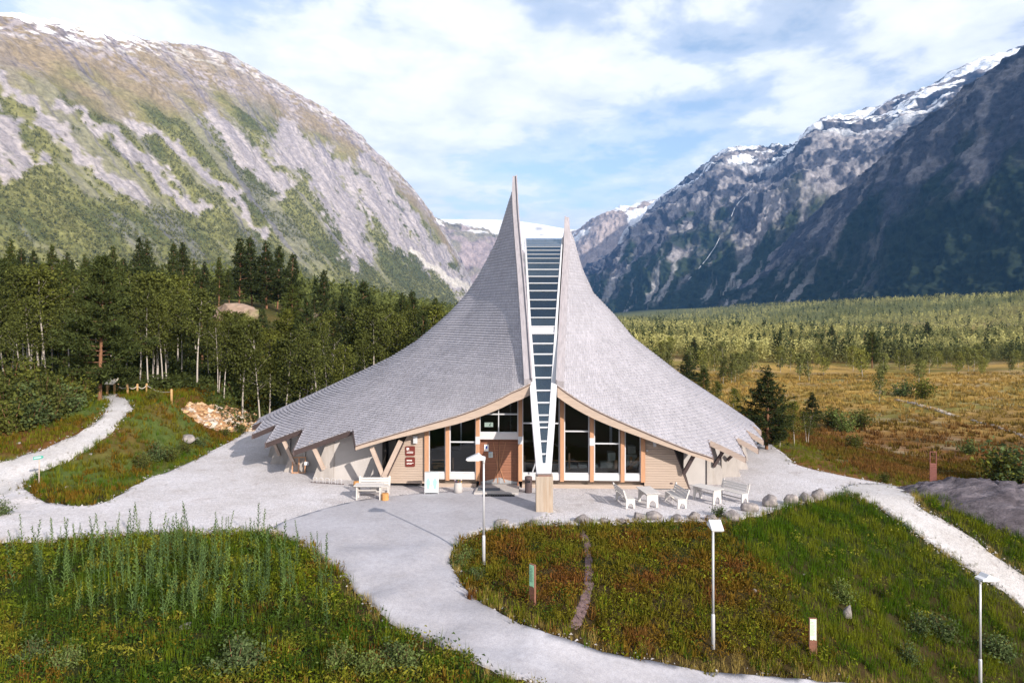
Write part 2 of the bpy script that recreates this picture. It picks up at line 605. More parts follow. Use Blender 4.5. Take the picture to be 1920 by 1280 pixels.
def sheet(name, poly, off, mat_, label, step=0.36):
    lo, hi = poly.min(0) - step, poly.max(0) + step
    ax = np.arange(lo[0], hi[0] + step, step); ay = np.arange(lo[1], hi[1] + step, step)
    X, Y = np.meshgrid(ax, ay)
    ins = inside(poly, X, Y)
    nx_, ny_ = len(ax), len(ay)
    fc = grid_faces(nx_, ny_)
    fi = ins.ravel()[fc]
    fc = fc[fi.any(1)]
    bx, by, d = near_on(poly, X, Y)
    use = np.zeros(X.size, bool); use[fc.ravel()] = True
    out = use.reshape(X.shape) & ~ins
    X2, Y2 = np.where(out, bx, X), np.where(out, by, Y)
    Z = ground(X2, Y2) + off
    V = np.stack([X2.ravel(), Y2.ravel(), Z.ravel()], 1)
    # skirt
    edges = {}
    for f in fc:
        for k in range(4):
            a, b = int(f[k]), int(f[(k + 1) % 4])
            if (b, a) in edges: edges.pop((b, a))
            else: edges[(a, b)] = 1
    sk, base = [], len(V)
    bv = sorted({a for e in edges for a in e}); mp = {a: base + i for i, a in enumerate(bv)}
    V = np.concatenate([V, V[bv] - np.array([0, 0, 0.3])])
    sk = np.array([(b, a, mp[a], mp[b]) for a, b in edges])
    keep = np.unique(np.concatenate([fc.ravel(), sk.ravel()])); rm = np.full(len(V), -1); rm[keep] = np.arange(len(keep))
    o = npobj(name, V[keep], [rm[fc], rm[sk]], mat_, smooth=True)
    return tag(o, label, kind='structure')


sheet('gravel_forecourt', GRAVEL, 0.010, M['gravel'], 'pale crushed stone forecourt round the hall')
sheet('trail', TRAIL, 0.022, M['path_gravel'], 'pale gravel trail climbing to the wood')
sheet('footpath', PATH, 0.022, M['path_gravel'], 'pale gravel footpath running down beside the rock')
M['mtrack'] = stone_ground('track_stones', (0.20, 0.16, 0.12), (0.40, 0.36, 0.33), 4, 0.03)
MTRACK = smooth_poly(gpoly([(1678, 728), (1683, 742), (1676, 750), (1720, 761), (1770, 775.5), (1830, 790), (1920, 821), (1960, 835), (1960, 831.5), (1830, 787.5), (1775, 773.5), (1724, 758.5), (1684, 749), (1689, 741), (1685, 728)]), 1, 0.25, 12)
sheet('meadow_track', MTRACK, 0.10, M['mtrack'], 'thin pale track winding through the meadow', 1.0)
M['trod'] = mat('trodden_soil', (.155, .105, .105), 1, .45, 5, .03, 14, spec=.05)
sheet('trodden_track', TROD, 0.02, M['trod'], 'narrow trodden soil track down the heather slope', 0.12)
sheet('road', ASPHALT, 0.040, M['asphalt'], 'light grey asphalt drive curving up to the entrance')
# ------------------------------------------------------------------ mountains
def catmull(A, n):
    """A (k,...) -> (n,...), smooth curve through the rows"""
    k = len(A)
    t = np.linspace(0, k - 1, n); i = np.clip(t.astype(int), 0, k - 2); u = (t - i).reshape((-1,) + (1,) * (A.ndim - 1))
    p0, p1, p2, p3 = A[np.clip(i - 1, 0, k - 1)], A[i], A[i + 1], A[np.clip(i + 2, 0, k - 1)]
    return 0.5 * ((2 * p1) + (-p0 + p2) * u + (2 * p0 - 5 * p1 + 4 * p2 - p3) * u ** 2 + (-p0 + 3 * p1 - 3 * p2 + p3) * u ** 3)


def seg_dist(px, py, pts):
    best = np.full(px.shape, 1e9); along = np.zeros(px.shape)
    L = [0.0]
    for a, b in zip(pts[:-1], pts[1:]): L.append(L[-1] + math.hypot(b[0] - a[0], b[1] - a[1]))
    for (a, b, l) in zip(pts[:-1], pts[1:], L):
        dx, dy = b[0] - a[0], b[1] - a[1]
        t = np.clip(((px - a[0]) * dx + (py - a[1]) * dy) / (dx * dx + dy * dy), 0, 1)
        d = np.hypot(px - a[0] - t * dx, py - a[1] - t * dy)
        m = d < best; best = np.where(m, d, best); along = np.where(m, (l + t * math.hypot(dx, dy)) / L[-1], along)
    return best, along


def mountain(name, secs, nu, nv, back, lean=0.28, amp=16.0, gully=26.0, gsp=120.0, seed=1, toe=0.10, bulge=0.05, ug=1.0, shoulder=0.0):
    """secs: (foot column, foot row, foot distance, crest column, crest row); a U-shaped valley side through them"""
    S = []
    for fx, fy, fd, qx, qy in secs:
        row = []
        for t in (0, .1, .22, .36, .5, .64, .76, .86, .94, 1.0):
            s = t - toe * math.sin(math.pi * t) * (1 - t) + bulge * math.sin(math.pi * t) * t
            Yd = fd * (1 + lean * t ** 1.25 + shoulder * max(0.0, t - 0.60) ** 1.5 * 4)
            row.append(P(fx + (qx - fx) * t, fy + (qy - fy) * s, Yd))
        foot, top = row[0], row[-1]
        row.insert(0, Vector((foot.x + (foot.x - row[1].x) * 0.6, foot.y * 0.985, -40)))
        row.append(top + Vector((0.03 * top.x, 0.10 * top.y, -0.01 * top.z)))
        row.append(top + Vector((0.10 * top.x, 0.30 * top.y, -back * top.z)))
        S.append([tuple(q) for q in row])
    A = np.array(S)
    A = catmull(A, nu)
    A = np.swapaxes(catmull(np.swapaxes(A, 0, 1), nv), 0, 1)      # (nu, nv, 3)
    K = len(S[0])
    v = (np.linspace(0, K - 1, nv) - 1) / (K - 4.0)
    vv = np.broadcast_to(v[None, :], (nu, nv))
    base = A[:, nv // 6, :]
    ulen = np.concatenate([[0], np.cumsum(np.linalg.norm(np.diff(base[:, :2], axis=0), axis=1))]) * ug
    uu = np.broadcast_to(ulen[:, None], (nu, nv))
    du = np.gradient(A, axis=0); dv = np.gradient(A, axis=1)
    nrm = np.cross(du, dv); nrm /= np.linalg.norm(nrm, axis=2, keepdims=True) + 1e-9
    if nrm[..., 2].mean() < 0: nrm = -nrm
    h = np.linalg.norm(dv, axis=2); sl = np.cumsum(h, axis=1)
    env = sstep(-0.02, 0.12, vv)
    wob = (fbm(uu / 260, sl / 260, 3, seed + 3) - .5) * 1.6
    g = ridged(uu / gsp + wob, sl / (gsp * 7), 4, seed)
    rel = (fbm(uu / 300, sl / 340, 6, seed + 9, 0.55) - .5) * 2 * amp * 2.2 + (ridged(uu / 70, sl / 95, 4, seed + 5) - .5) * amp * 1.1 + (g - .55) * gully * sstep(0.05, 0.35, vv) + (ridged(uu / 34, sl / 40, 4, seed + 41) - .5) * amp * .75 + (fbm(uu / 11, sl / 12, 2, seed + 43) - .5) * amp * .5
    A = A + nrm * (rel * env)[..., None]
    return A, uu, sl, vv


def surf_color(kind, A, uu, sl, vv, seed):
    nu, nv = vv.shape
    du = np.gradient(A, axis=0); dv = np.gradient(A, axis=1)
    nrm = np.cross(du, dv); nrm /= np.linalg.norm(nrm, axis=2, keepdims=True) + 1e-9
    if nrm[..., 2].mean() < 0: nrm = -nrm
    up = nrm[..., 2]
    px = HX + A[..., 0] / A[..., 1] * F; py = HY - (A[..., 2] - CZ) / A[..., 1] * F
    return up, px, py


def lerp(c, col, w):
    return c * (1 - w[..., None]) + np.asarray(col) * w[..., None]


M['mountain'] = mat('mountain_rock', (1, 1, 1), 1.0, 0.50, 0.07, 6.0, 0.06, tint=True, spec=0.05)
_mn = M['mountain'].node_tree
M['snow'] = mat('snow', (0.86, 0.87, 0.90), 0.7, 0.05, 0.003, 0, spec=0.2)


def put_mountain(name, A, c, label, gr=1.0):
    nu, nv = A.shape[:2]
    ii, jj = np.meshgrid(np.arange(nu), np.arange(nv), indexing='ij')
    snowy = sstep(.5, .7, c[..., 2])
    grit = .62 + .76 * fbm(ii / 3.3, jj / 2.6, 3, 500, .65); crack = 1 - .55 * sstep(.86, .96, ridged(ii / 9, jj / 16, 3, 510))
    grit = 1 + (grit - 1) * gr; crack = 1 + (crack - 1) * gr
    c = c * (grit * crack * (1 - snowy) + snowy)[..., None]
    V = A.reshape(-1, 3)
    f = np.arange(nv - 1)[None, :] + np.arange(nu - 1)[:, None] * nv
    f = np.stack([f, f + 1, f + nv + 1, f + nv], -1).reshape(-1, 4)
    e1 = V[f[:, 1]] - V[f[:, 0]]; e2 = V[f[:, 3]] - V[f[:, 0]]
    if np.cross(e1, e2)[:, 2].mean() < 0: f = f[:, ::-1]
    o = npobj(name, V, f, M['mountain'], smooth=True, col=c.reshape(-1, 3))
    return tag(o, label, kind='structure')


ROCK, ROCKL, ROCKP = (0.265, 0.240, 0.255), (0.378, 0.338, 0.338), (0.255, 0.212, 0.200)
WOOD, WOODL, ALP = (0.092, 0.102, 0.036), (0.185, 0.180, 0.065), (0.235, 0.185, 0.120)
SNOW = (0.86, 0.87, 0.90)

# --- the sunlit left side of the valley
secsL = [(-100, 590, 900, -900, -170), (180, 590, 1100, -560, -80), (400, 590, 1400, -230, -18), (560, 590, 1750, 60, 34), (680, 590, 2100, 235, 66), (770, 591, 2500, 395, 98), (830, 592, 2850, 540, 170),
         (868, 592, 3150, 660, 246), (893, 592, 3400, 762, 348), (906, 592, 3650, 842, 458), (914, 592, 3850, 892, 560)]
A, uu, sl, vv = mountain('l', secsL, 660, 350, 0.25, amp=11, gully=18, gsp=150, seed=4, toe=0.12, bulge=0.02)
up, px, py = surf_color('l', A, uu, sl, vv, 4)
LEFT = (A, uu, sl, vv, px, py)
wx = px + (fbm(px / 30, py / 30, 4, 71) - .5) * 46; wy = py + (fbm(px / 30, py / 30, 4, 72) - .5) * 46
streak = fbm(uu / 60, sl / 520, 4, 73)
c = np.zeros(A.shape) + np.array(WOOD)
c = lerp(c, WOODL, sstep(0.35, 0.62, fbm(uu / 130, sl / 200, 4, 74)))
c = lerp(c, ALP, sstep(0.56, 0.80, vv + (fbm(uu / 220, sl / 160, 4, 75) - .5) * 0.40))
rocky = sstep(0.52, 0.62, streak + 0.10 * (vv - 0.55) + (fbm(uu / 40, sl / 60, 3, 76) - .5) * 0.2) * sstep(0.10, 0.30, vv)
c = lerp(c, ROCK, rocky * 0.32)
hi = sstep(0.70, 0.92, vv + (fbm(uu / 160, sl / 120, 4, 77) - .5) * 0.5)
c = lerp(c, (0.325, 0.285, 0.290), hi * sstep(0.42, 0.56, fbm(uu / 17, sl / 14, 4, 78)))
c = lerp(c, (0.15, 0.13, 0.14), hi * sstep(0.60, 0.68, fbm(uu / 18, sl / 14, 4, 87)) * .7)
slabs = [([(-60, 90), (0, 150), (60, 200), (130, 265), (190, 320), (278, 388)], 13), ([(-40, 190), (0, 240), (45, 310)], 24), ([(205, 250), (290, 322), (372, 396)], 13), ([(115, 195), (190, 242)], 8),
         ([(245, 225), (300, 262), (380, 322), (440, 378), (502, 446)], 10), ([(395, 228), (440, 258), (525, 345)], 22), ([(530, 262), (600, 320), (645, 390), (676, 470)], 30),
         ([(600, 285), (690, 360), (760, 450), (880, 552)], 20), ([(690, 300), (760, 400), (830, 480)], 16), ([(-80, 250), (20, 330), (80, 300)], 10)]
for pts, wd in slabs:
    d, al = seg_dist(wx, wy, pts)
    wdl = wd * (0.95 + 0.75 * fbm(al * 9, uu * 0 + wd, 2, 79))
    m = sstep(.30, .62, (1.30 - d / wdl) * .75 + (fbm(uu / 13, sl / 17, 4, 86) - .5) * .75 + (fbm(uu / 45, sl / 120, 3, 85) - .5) * .4)
    tone = lerp(np.zeros(A.shape) + np.array(ROCK), ROCKL, sstep(0.3, 0.7, fbm(uu / 22, sl / 260, 3, 80)))
    c = c * (1 - m[..., None]) + tone * m[..., None]
d, al = seg_dist(wx, wy, [(770, 470), (810, 500), (880, 552)]); c = lerp(c, (0.50, 0.46, 0.42), sstep(10, 5, d))
wet = sstep(0.60, 0.68, fbm(uu / 9, sl / 420, 3, 81)) * rocky; c = lerp(c, (0.12, 0.11, 0.14), wet * 0.6)
sn = sstep(0.60, 0.63, fbm(uu / 46, sl / 16, 4, 82) + 0.10 * sstep(0.86, 1.0, vv)) * sstep(0.83, 0.92, vv) * (0.25 + 0.75 * sstep(330, 200, px)) + sstep(0.925, 0.945, vv + (fbm(uu / 60, sl / 25, 4, 83) - .5) * 0.16) * sstep(270, 200, px)
c = lerp(c, SNOW, np.clip(sn, 0, 1))
put_mountain('mountain_sunlit', A, c, 'broad sunlit mountainside of grey slabs and birch wood', .6)
LEFTC = c

# --- the shaded right side: a far shoulder with snow, and the dark near flank
secsB = [(1070, 600, 4500, 1085, 520), (1082, 600, 4300, 1108, 488), (1095, 600, 4050, 1165, 455), (1112, 600, 3800, 1242, 380), (1150, 600, 3550, 1312, 332), (1200, 601, 3350, 1366, 288), (1262, 602, 3150, 1440, 279), (1330, 603, 3000, 1496, 260),
         (1400, 603, 2900, 1548, 222), (1500, 603, 2800, 1642, 213), (1600, 603, 2700, 1742, 171), (1750, 602, 2600, 1884, 107), (1960, 600, 2500, 2110, 10), (2300, 598, 2400, 2480, -120)]
A, uu, sl, vv = mountain('b', secsB, 500, 290, 0.25, amp=26, gully=95, gsp=430, seed=23, toe=0.06, bulge=0.05, shoulder=0.30)
up, px, py = surf_color('b', A, uu, sl, vv, 23)
RIGHT = (A, uu, sl, vv, px, py)
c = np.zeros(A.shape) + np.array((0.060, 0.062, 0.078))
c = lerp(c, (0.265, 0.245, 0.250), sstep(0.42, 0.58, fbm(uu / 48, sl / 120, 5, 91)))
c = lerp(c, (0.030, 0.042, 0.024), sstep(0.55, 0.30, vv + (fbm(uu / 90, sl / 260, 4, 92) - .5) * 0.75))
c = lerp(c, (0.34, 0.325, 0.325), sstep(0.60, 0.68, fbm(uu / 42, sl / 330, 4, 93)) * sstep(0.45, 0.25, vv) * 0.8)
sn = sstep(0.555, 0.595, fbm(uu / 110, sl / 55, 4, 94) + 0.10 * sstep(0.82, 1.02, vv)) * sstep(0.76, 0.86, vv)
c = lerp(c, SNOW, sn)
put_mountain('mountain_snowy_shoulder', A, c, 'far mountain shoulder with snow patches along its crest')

secsA = [(1300, 604, 2500, 1360, 575), (1340, 604, 2350, 1450, 490), (1390, 604, 2200, 1555, 388), (1460, 604, 2050, 1650, 318), (1540, 604, 1900, 1728, 248), (1630, 604, 1750, 1806, 186), (1740, 602, 1600, 1906, 108), (1900, 598, 1450, 2080, 0),
         (2150, 590, 1300, 2480, -160), (2600, 590, 1150, 3100, -380)]
A, uu, sl, vv = mountain('a', secsA, 430, 270, 0.25, amp=20, gully=34, gsp=190, seed=37, toe=0.08, bulge=0.05)
up, px, py = surf_color('a', A, uu, sl, vv, 37)
NEARR = (A, uu, sl, vv, px, py)
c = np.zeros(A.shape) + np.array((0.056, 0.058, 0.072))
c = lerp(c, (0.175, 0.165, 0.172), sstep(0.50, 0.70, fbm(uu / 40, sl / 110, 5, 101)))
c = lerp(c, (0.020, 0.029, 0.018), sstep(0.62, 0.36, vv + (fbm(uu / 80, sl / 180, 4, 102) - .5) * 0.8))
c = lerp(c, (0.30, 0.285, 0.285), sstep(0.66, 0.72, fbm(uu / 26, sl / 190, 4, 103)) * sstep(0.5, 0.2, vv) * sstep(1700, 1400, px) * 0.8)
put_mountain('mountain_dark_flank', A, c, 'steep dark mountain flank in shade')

# --- far ranges at the head of the valley and the glacier above them
A, uu, sl, vv = mountain('c', [(1000, 560, 5600, 1040, 470), (1040, 575, 5600, 1082, 436), (1080, 585, 5500, 1122, 409), (1130, 590, 5400, 1172, 392), (1200, 590, 5300, 1240, 374), (1300, 590, 5200, 1330, 366), (1420, 590, 5200, 1450, 360)], 160, 110, 0.3,
                       amp=30, gully=50, gsp=380, seed=51)
c = np.zeros(A.shape) + np.array((0.27, 0.235, 0.235)); c = lerp(c, (0.36, 0.30, 0.28), sstep(0.4, 0.6, fbm(uu / 160, sl / 300, 4, 111)))
c = lerp(c, SNOW, sstep(0.54, 0.58, fbm(uu / 240, sl / 120, 4, 112) + 0.08 * sstep(.8, 1, vv)) * sstep(0.62, 0.8, vv))
put_mountain('mountain_valley_head', A, c, 'rocky peak with snow at the head of the valley')
A, uu, sl, vv = mountain('d', [(650, 560, 5300, 700, 400), (760, 570, 5300, 790, 405), (840, 575, 5300, 822, 413), (900, 580, 5300, 862, 420), (950, 585, 5300, 905, 432), (990, 585, 5200, 948, 452), (1030, 590, 5100, 1000, 490), (1060, 592, 5000, 1045, 540), (1110, 594, 5000, 1100, 575)], 170, 110, 0.3,
                       amp=26, gully=40, gsp=300, seed=57)
c = np.zeros(A.shape) + np.array((0.315, 0.255, 0.25)); c = lerp(c, (0.20, 0.19, 0.12), sstep(0.45, 0.62, fbm(uu / 200, sl / 240, 4, 113)) * 0.7)
c = lerp(c, SNOW, sstep(0.50, 0.56, fbm(uu / 260, sl / 70, 4, 114)) * sstep(0.82, 0.92, vv))
put_mountain('mountain_far_ridge', A, c, 'pinkish far ridge streaked with snow below the glacier')
gx_, gy_ = np.meshgrid(np.linspace(420, 1500, 150), np.linspace(0, 1, 60))
crest = np.interp(gx_, [420, 700, 820, 900, 960, 1010, 1060, 1100, 1180, 1300, 1500], [415, 411, 411, 411, 413, 420, 429, 433, 430, 424, 420])
Yd = 7000 + 2600 * gy_ ** 1.2
row = 500 + (crest - 500) * np.sin(gy_ * math.pi / 2) + (fbm(gx_ / 60, gy_ * 5, 4, 120) - .5) * 3 * np.sin(gy_ * math.pi)
V = np.stack([(gx_ - HX) / F * Yd, Yd, CZ - (row - HY) / F * Yd], -1)
back = V[-1:].copy(); back[..., 1] += 4000; back[..., 2] -= 300
V = np.concatenate([V, back]).reshape(-1, 3)
c = np.zeros((len(V), 3)) + np.array(SNOW)
nun = np.maximum(sstep(6.5, 4, np.hypot((np.append(gx_.ravel(), gx_[-1]) - 1010) / 1.3, (np.append(row.ravel(), row[-1]) - 429) * 1.6)), sstep(5, 2.5, np.hypot((np.append(gx_.ravel(), gx_[-1]) - 1016) / 1.5, (np.append(row.ravel(), row[-1]) - 440) * 2)))
c = lerp(c, (0.30, 0.28, 0.29), nun * 0.8)
o = npobj('glacier', V, grid_faces(150, 61), M['mountain'], smooth=True, col=c)
tag(o, 'white glacier plateau between the mountains', kind='structure')

# waterfalls on the far shoulder
M['falls'] = mat('falling_water', (0.55, 0.57, 0.60), 0.5, 0.15, 0.05)
A, uu, sl, vv, px, py = RIGHT
for k, pts in enumerate(([(1428, 318), (1424, 335), (1410, 352), (1400, 364), (1386, 378), (1378, 390), (1371, 405)], [(1350, 446), (1342, 462), (1326, 486), (1308, 506), (1292, 524)])):
    mb = MB(); q = []
    for (x, y) in pts:
        i = np.argmin((px - x) ** 2 + (py - y) ** 2 + np.where((vv > 0.98) | (vv < 0.02), 1e6, 0)); p = A.reshape(-1, 3)[i]
        q.append(Vector(p) * 0.9965 + Vector((0, 0, CZ * 0.0035)))
    for a, b in zip(q[:-1], q[1:]):
        wd = 1.5 if k == 0 else 2.0
        s = Vector((wd, 0, wd * 0.4)) * random.uniform(.6, 1.1); n = Vector((0, 2.0, 0))
        mb.prism([a - s, a + s, b + s * 1.1, b - s * 1.1], [a - s + n, a + s + n, b + s * 1.1 + n, b - s * 1.1 + n])
    o = mb.build('waterfall', M['falls'])
    tag(o, ('upper' if k == 0 else 'lower') + ' white thread of the waterfall on the shaded mountain', 'waterfall', 'waterfalls')
# ------------------------------------------------------------------ the hall: a shingled tent split by a glass crevice
M['shingle'] = mat('weathered_shingle', (0.312, 0.302, 0.340), 0.9, 0.14, 0.55, 0.004, 30, island=0.09, stretch=(1, 1, 1), spec=0.15)
M['deck'] = mat('roof_deck', (0.10, 0.09, 0.085), 0.95)
M['barge'] = mat('grey_board', (0.29, 0.27, 0.295), 0.85, 0.28, 2.0, 0.004, 14, stretch=(6, 1, 0.35), spec=0.15)
M['fascia'] = mat('pale_fascia', (0.36, 0.282, 0.235), 0.8, 0.20, 2.5, 0.004, 18, stretch=(0.5, 3, 6), spec=0.2)
M['fascia2'] = mat('grey_fascia', (0.27, 0.215, 0.19), 0.85, 0.25, 2.5, 0.004, 18, stretch=(0.5, 3, 6), spec=0.2)
M['tooth'] = mat('shade_brown_fascia', (0.085, 0.062, 0.062), 0.85, 0.25, 2.5, 0.004, 18, stretch=(0.5, 3, 6), spec=0.2)  # brown darkened so the shade on the left eaves sits in the colour
M['post'] = mat('orange_pine', (0.40, 0.215, 0.125), 0.65, 0.22, 3.0, 0.003, 20, stretch=(6, 6, 0.5), spec=0.3)
M['white'] = mat('white_paint', (0.47, 0.475, 0.51), 0.5, 0.06, 3.0, spec=0.4)
M['sill'] = mat('sill_paint', (0.50, 0.475, 0.485), 0.6, 0.08, 3.0, spec=0.3)
M['concrete'] = mat('board_concrete', (0.33, 0.302, 0.29), 0.9, 0.20, 1.2, 0.006, 16, stretch=(3, 3, 0.6), spec=0.2, col2=(0.29, 0.26, 0.24), c2scale=0.9, c2range=(0.52, 0.72))
M['smooth'] = mat('smooth_concrete', (0.385, 0.36, 0.355), 0.9, 0.10, 0.8, 0.003, 24, spec=0.2)
M['board'] = mat('beige_board', (0.365, 0.288, 0.24), 0.8, 0.16, 2.0, 0.003, 20, stretch=(0.4, 1, 8), spec=0.2)
M['plank'] = mat('door_plank', (0.245, 0.108, 0.066), 0.65, 0.25, 2.0, 0.003, 20, stretch=(0.4, 1, 8), spec=0.3)
M['strutw'] = mat('strut_wood', (0.42, 0.33, 0.28), 0.8, 0.2, 2.0, 0.003, 20, spec=0.2)
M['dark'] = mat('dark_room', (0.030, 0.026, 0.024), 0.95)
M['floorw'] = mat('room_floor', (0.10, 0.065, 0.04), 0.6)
M['steel'] = mat('brushed_steel', (0.42, 0.42, 0.44), 0.45, 0.1, 10, metallic=0.6)


def glass_mat(name, tint, spec, rough=0.02, gcol=(1, 1, 1, 1)):
    m = bpy.data.materials.new(name); m.use_nodes = True
    nt = m.node_tree; nt.nodes.clear()
    o = N(nt, 'ShaderNodeOutputMaterial'); t = N(nt, 'ShaderNodeBsdfTransparent'); g = N(nt, 'ShaderNodeBsdfGlossy'); mx = N(nt, 'ShaderNodeMixShader')
    t.inputs[0].default_value = (*tint, 1); g.inputs[0].default_value = gcol; g.inputs['Roughness'].default_value = rough
    f = N(nt, 'ShaderNodeFresnel'); f.inputs[0].default_value = spec
    nt.links.new(f.outputs[0], mx.inputs[0]); nt.links.new(t.outputs[0], mx.inputs[1]); nt.links.new(g.outputs[0], mx.inputs[2])
    nt.links.new(mx.outputs[0], o.inputs[0])
    return m


M['glass'] = glass_mat('window_glass', (0.84, 0.88, 0.88), 1.45)
M['skyglass'] = glass_mat('skylight_glass', (0.42, 0.55, 0.70), 2.3, 0.03, (0.62, 0.82, 1.0, 1))

HALL = empty('visitor_hall', (1.6, 39.2, 0), 0, 'pointed wooden hall with sweeping grey shingle roof split by a glass ridge', 'building')
HALL.matrix_world = Matrix.Translation((0, 0, 0))          # parts keep world coordinates


def on_plane(px, py, y0):
    """picture point -> the upright plane Y = y0 - 0.043 X (square to the hall's axis)"""
    Y = y0 / (1 + 0.043 * (px - HX) / F)
    return P(px, py, Y)


YF, YG = 39.25, 38.2        # facade and gable edge


def yf(X, y0=YF):
    return y0 - 0.043 * X


class Roof:
    def __init__(s, side, peak_px, peak_py, edge_px, m90, gable, poly, kfun, exposure=0.2):
        s.side = side
        pk = P(peak_px, peak_py, 50.5)
        s.px, s.py, s.pz = pk.x, pk.y, pk.z
        g = [on_plane(a, b, YG) for a, b in gable]
        e = g[0]
        s.gable = g
        s.th0 = math.degrees(math.atan2(side * (e.x - s.px), s.py - e.y))
        r0 = math.hypot(e.x - s.px, e.y - s.py)
        zz, rr = [s.pz, s.pz - (s.pz - e.z) * .21, s.pz - (s.pz - e.z) * .38, s.pz - (s.pz - e.z) * .57, s.pz - (s.pz - e.z) * .777, e.z], [0.02, .15 * r0, .34 * r0, .57 * r0, .795 * r0, r0]
        sl_ = (rr[-1] - rr[-2]) / (zz[-2] - zz[-1])
        s.m0z, s.m0r = np.array(zz + [-1.0])[::-1], np.array(rr + [r0 + sl_ * (e.z + 1.0)])[::-1]
        sc = 50.5 / F
        z9, r9 = [s.pz], [0.02]
        for a, b in m90:
            z9.append(CZ - (b - HY) * sc); r9.append(side * (a - peak_px) * sc)
        k = (r9[-1] - r9[-3]) / (z9[-3] - z9[-1])
        s.m9z, s.m9r = np.array(z9 + [-1.0])[::-1], np.array(r9 + [r9[-1] + k * (z9[-1] + 1)])[::-1]
        s.kfun = kfun
        s.gth, s.gk = np.array([0.0]), np.array([1.0])
        th = np.array([math.degrees(math.atan2(side * (q.x - s.px), s.py - q.y)) for q in g]); rg = np.array([math.hypot(q.x - s.px, q.y - s.py) for q in g]); zg = np.array([q.z for q in g])
        s.gk = rg / s.rad(zg, th); s.gth = th
        s.gth = np.append(s.gth, th[-1] + 34); s.gk = np.append(s.gk, 1.0)
        s.poly = np.array([(s.gable[0].x, s.gable[0].y - 0.0)] + poly)

    def rad(s, z, th):
        z = np.asarray(z, float); th = np.asarray(th, float)
        w = np.exp(-np.maximum(th - s.th0, 0) / 22) + np.exp(-np.maximum(180 - s.th0 - th, 0) / 22)
        w = np.minimum(w, 1)
        m0 = np.interp(z, s.m0z, s.m0r); m9 = np.interp(z, s.m9z, s.m9r)
        return (w * m0 + (1 - w) * s.kfun(th) * m9) * np.interp(th, s.gth, s.gk)

    def xy(s, z, th):
        r = s.rad(z, th); t = np.radians(th)
        return s.px + s.side * r * np.sin(t), s.py - r * np.cos(t)

    def z(s, x, y):
        x = np.asarray(x, float); y = np.asarray(y, float)
        th = np.degrees(np.arctan2(s.side * (x - s.px), s.py - y)); th = np.where(th < -90, th + 360, th); r = np.hypot(x - s.px, y - s.py)
        lo, hi = np.full(x.shape, -1.0), np.full(x.shape, s.pz)
        for _ in range(26):
            mid = (lo + hi) / 2; big = s.rad(mid, th) > r
            lo = np.where(big, mid, lo); hi = np.where(big, hi, mid)
        return (lo + hi) / 2

    def snap(s, x, y):
        ins = inside(s.dom, x, y)
        bx, by, d = near_on(s.dom, x, y)
        return np.where(ins, x, bx), np.where(ins, y, by), ins

    def build(s, expo=0.225, wid=0.16):
        # plan outline: gap edge is not clipped, so extend the outline across the gap
        back = [(x, 2 * s.py - y) for x, y in s.poly[::-1]]
        s.dom = np.array([tuple(p) for p in s.poly] + back + [(s.px - s.side * 6, 2 * s.py - s.poly[0][1]), (s.px - s.side * 6, s.poly[0][1] + s.side * 0.043 * (6 + abs(s.poly[0][0] - s.px)))])
        dz = np.diff(s.m9z); dr = np.diff(s.m9r); L = np.concatenate([[0], np.cumsum(np.hypot(dz, dr))])
        zl = np.interp(np.arange(0, L[-1], expo), L, s.m9z)      # from the eaves up
        zl = zl[zl > 0.9]
        tt = np.linspace(s.th0, 180 - s.th0, 361)
        V, Q = [], []
        nb = 0
        for i in range(len(zl) - 1):
            zlo, zhi = zl[i] + random.uniform(-.006, .006), zl[i + 1] + 0.02
            x, y = s.xy(zlo, tt)
            ds = np.concatenate([[0], np.cumsum(np.hypot(np.diff(x), np.diff(y)))])
            n = max(2, int(ds[-1] / wid))
            cut = (np.arange(n + 1) + RNG.uniform(-.28, .28, n + 1)) / n * ds[-1]; cut[0] = 0; cut[-1] = ds[-1]
            tl, tr = np.interp(cut[:-1] + .006, ds, tt), np.interp(cut[1:] - .006, ds, tt)
            lift = RNG.uniform(.062, .085, n)
            dzj = RNG.uniform(-.006, .006, n)
            pl, pr = s.xy(zlo + dzj, tl), s.xy(zlo + dzj, tr)
            ul, ur = s.xy(zhi, tl), s.xy(zhi, tr)
            anyin = inside(s.dom, pl[0], pl[1]) | inside(s.dom, pr[0], pr[1]) | inside(s.dom, ul[0], ul[1]) | inside(s.dom, ur[0], ur[1])
            k = np.where(anyin)[0]
            if not len(k): continue
            pts = []
            for (xx, yy, zz) in ((ul[0], ul[1], zhi), (ur[0], ur[1], zhi), (pr[0], pr[1], zlo), (pl[0], pl[1], zlo)):
                sx_, sy_, ins = s.snap(xx[k], yy[k])
                z0 = np.where(ins, zz + (dzj[k] if zz == zlo else 0), s.z(sx_, sy_))
                pts.append((sx_, sy_, z0))
            m = len(k)
            lf = lift[k]
            top = [np.stack([p[0], p[1], p[2] + (0.004 if j < 2 else 0) + (lf if j >= 2 else 0)], 1) for j, p in enumerate(pts)]
            # lifting away from the slope: the butt stands proud
            b2 = np.stack([pts[2][0], pts[2][1], pts[2][2] - 0.01], 1); b3 = np.stack([pts[3][0], pts[3][1], pts[3][2] - 0.01], 1)
            arr = np.stack(top + [b2, b3], 1).reshape(-1, 3)
            base = nb + np.arange(m) * 6
            order = (0, 3, 2, 1) if s.side > 0 else (0, 1, 2, 3)
            order2 = (3, 5, 4, 2) if s.side > 0 else (3, 2, 4, 5)
            Q.append(np.stack([base + o_ for o_ in order], 1)); Q.append(np.stack([base + o_ for o_ in order2], 1))
            V.append(arr); nb += m * 6
        # deck below
        zz = np.concatenate([np.linspace(0.9, 6, 60), np.linspace(6.2, s.pz, 50)])
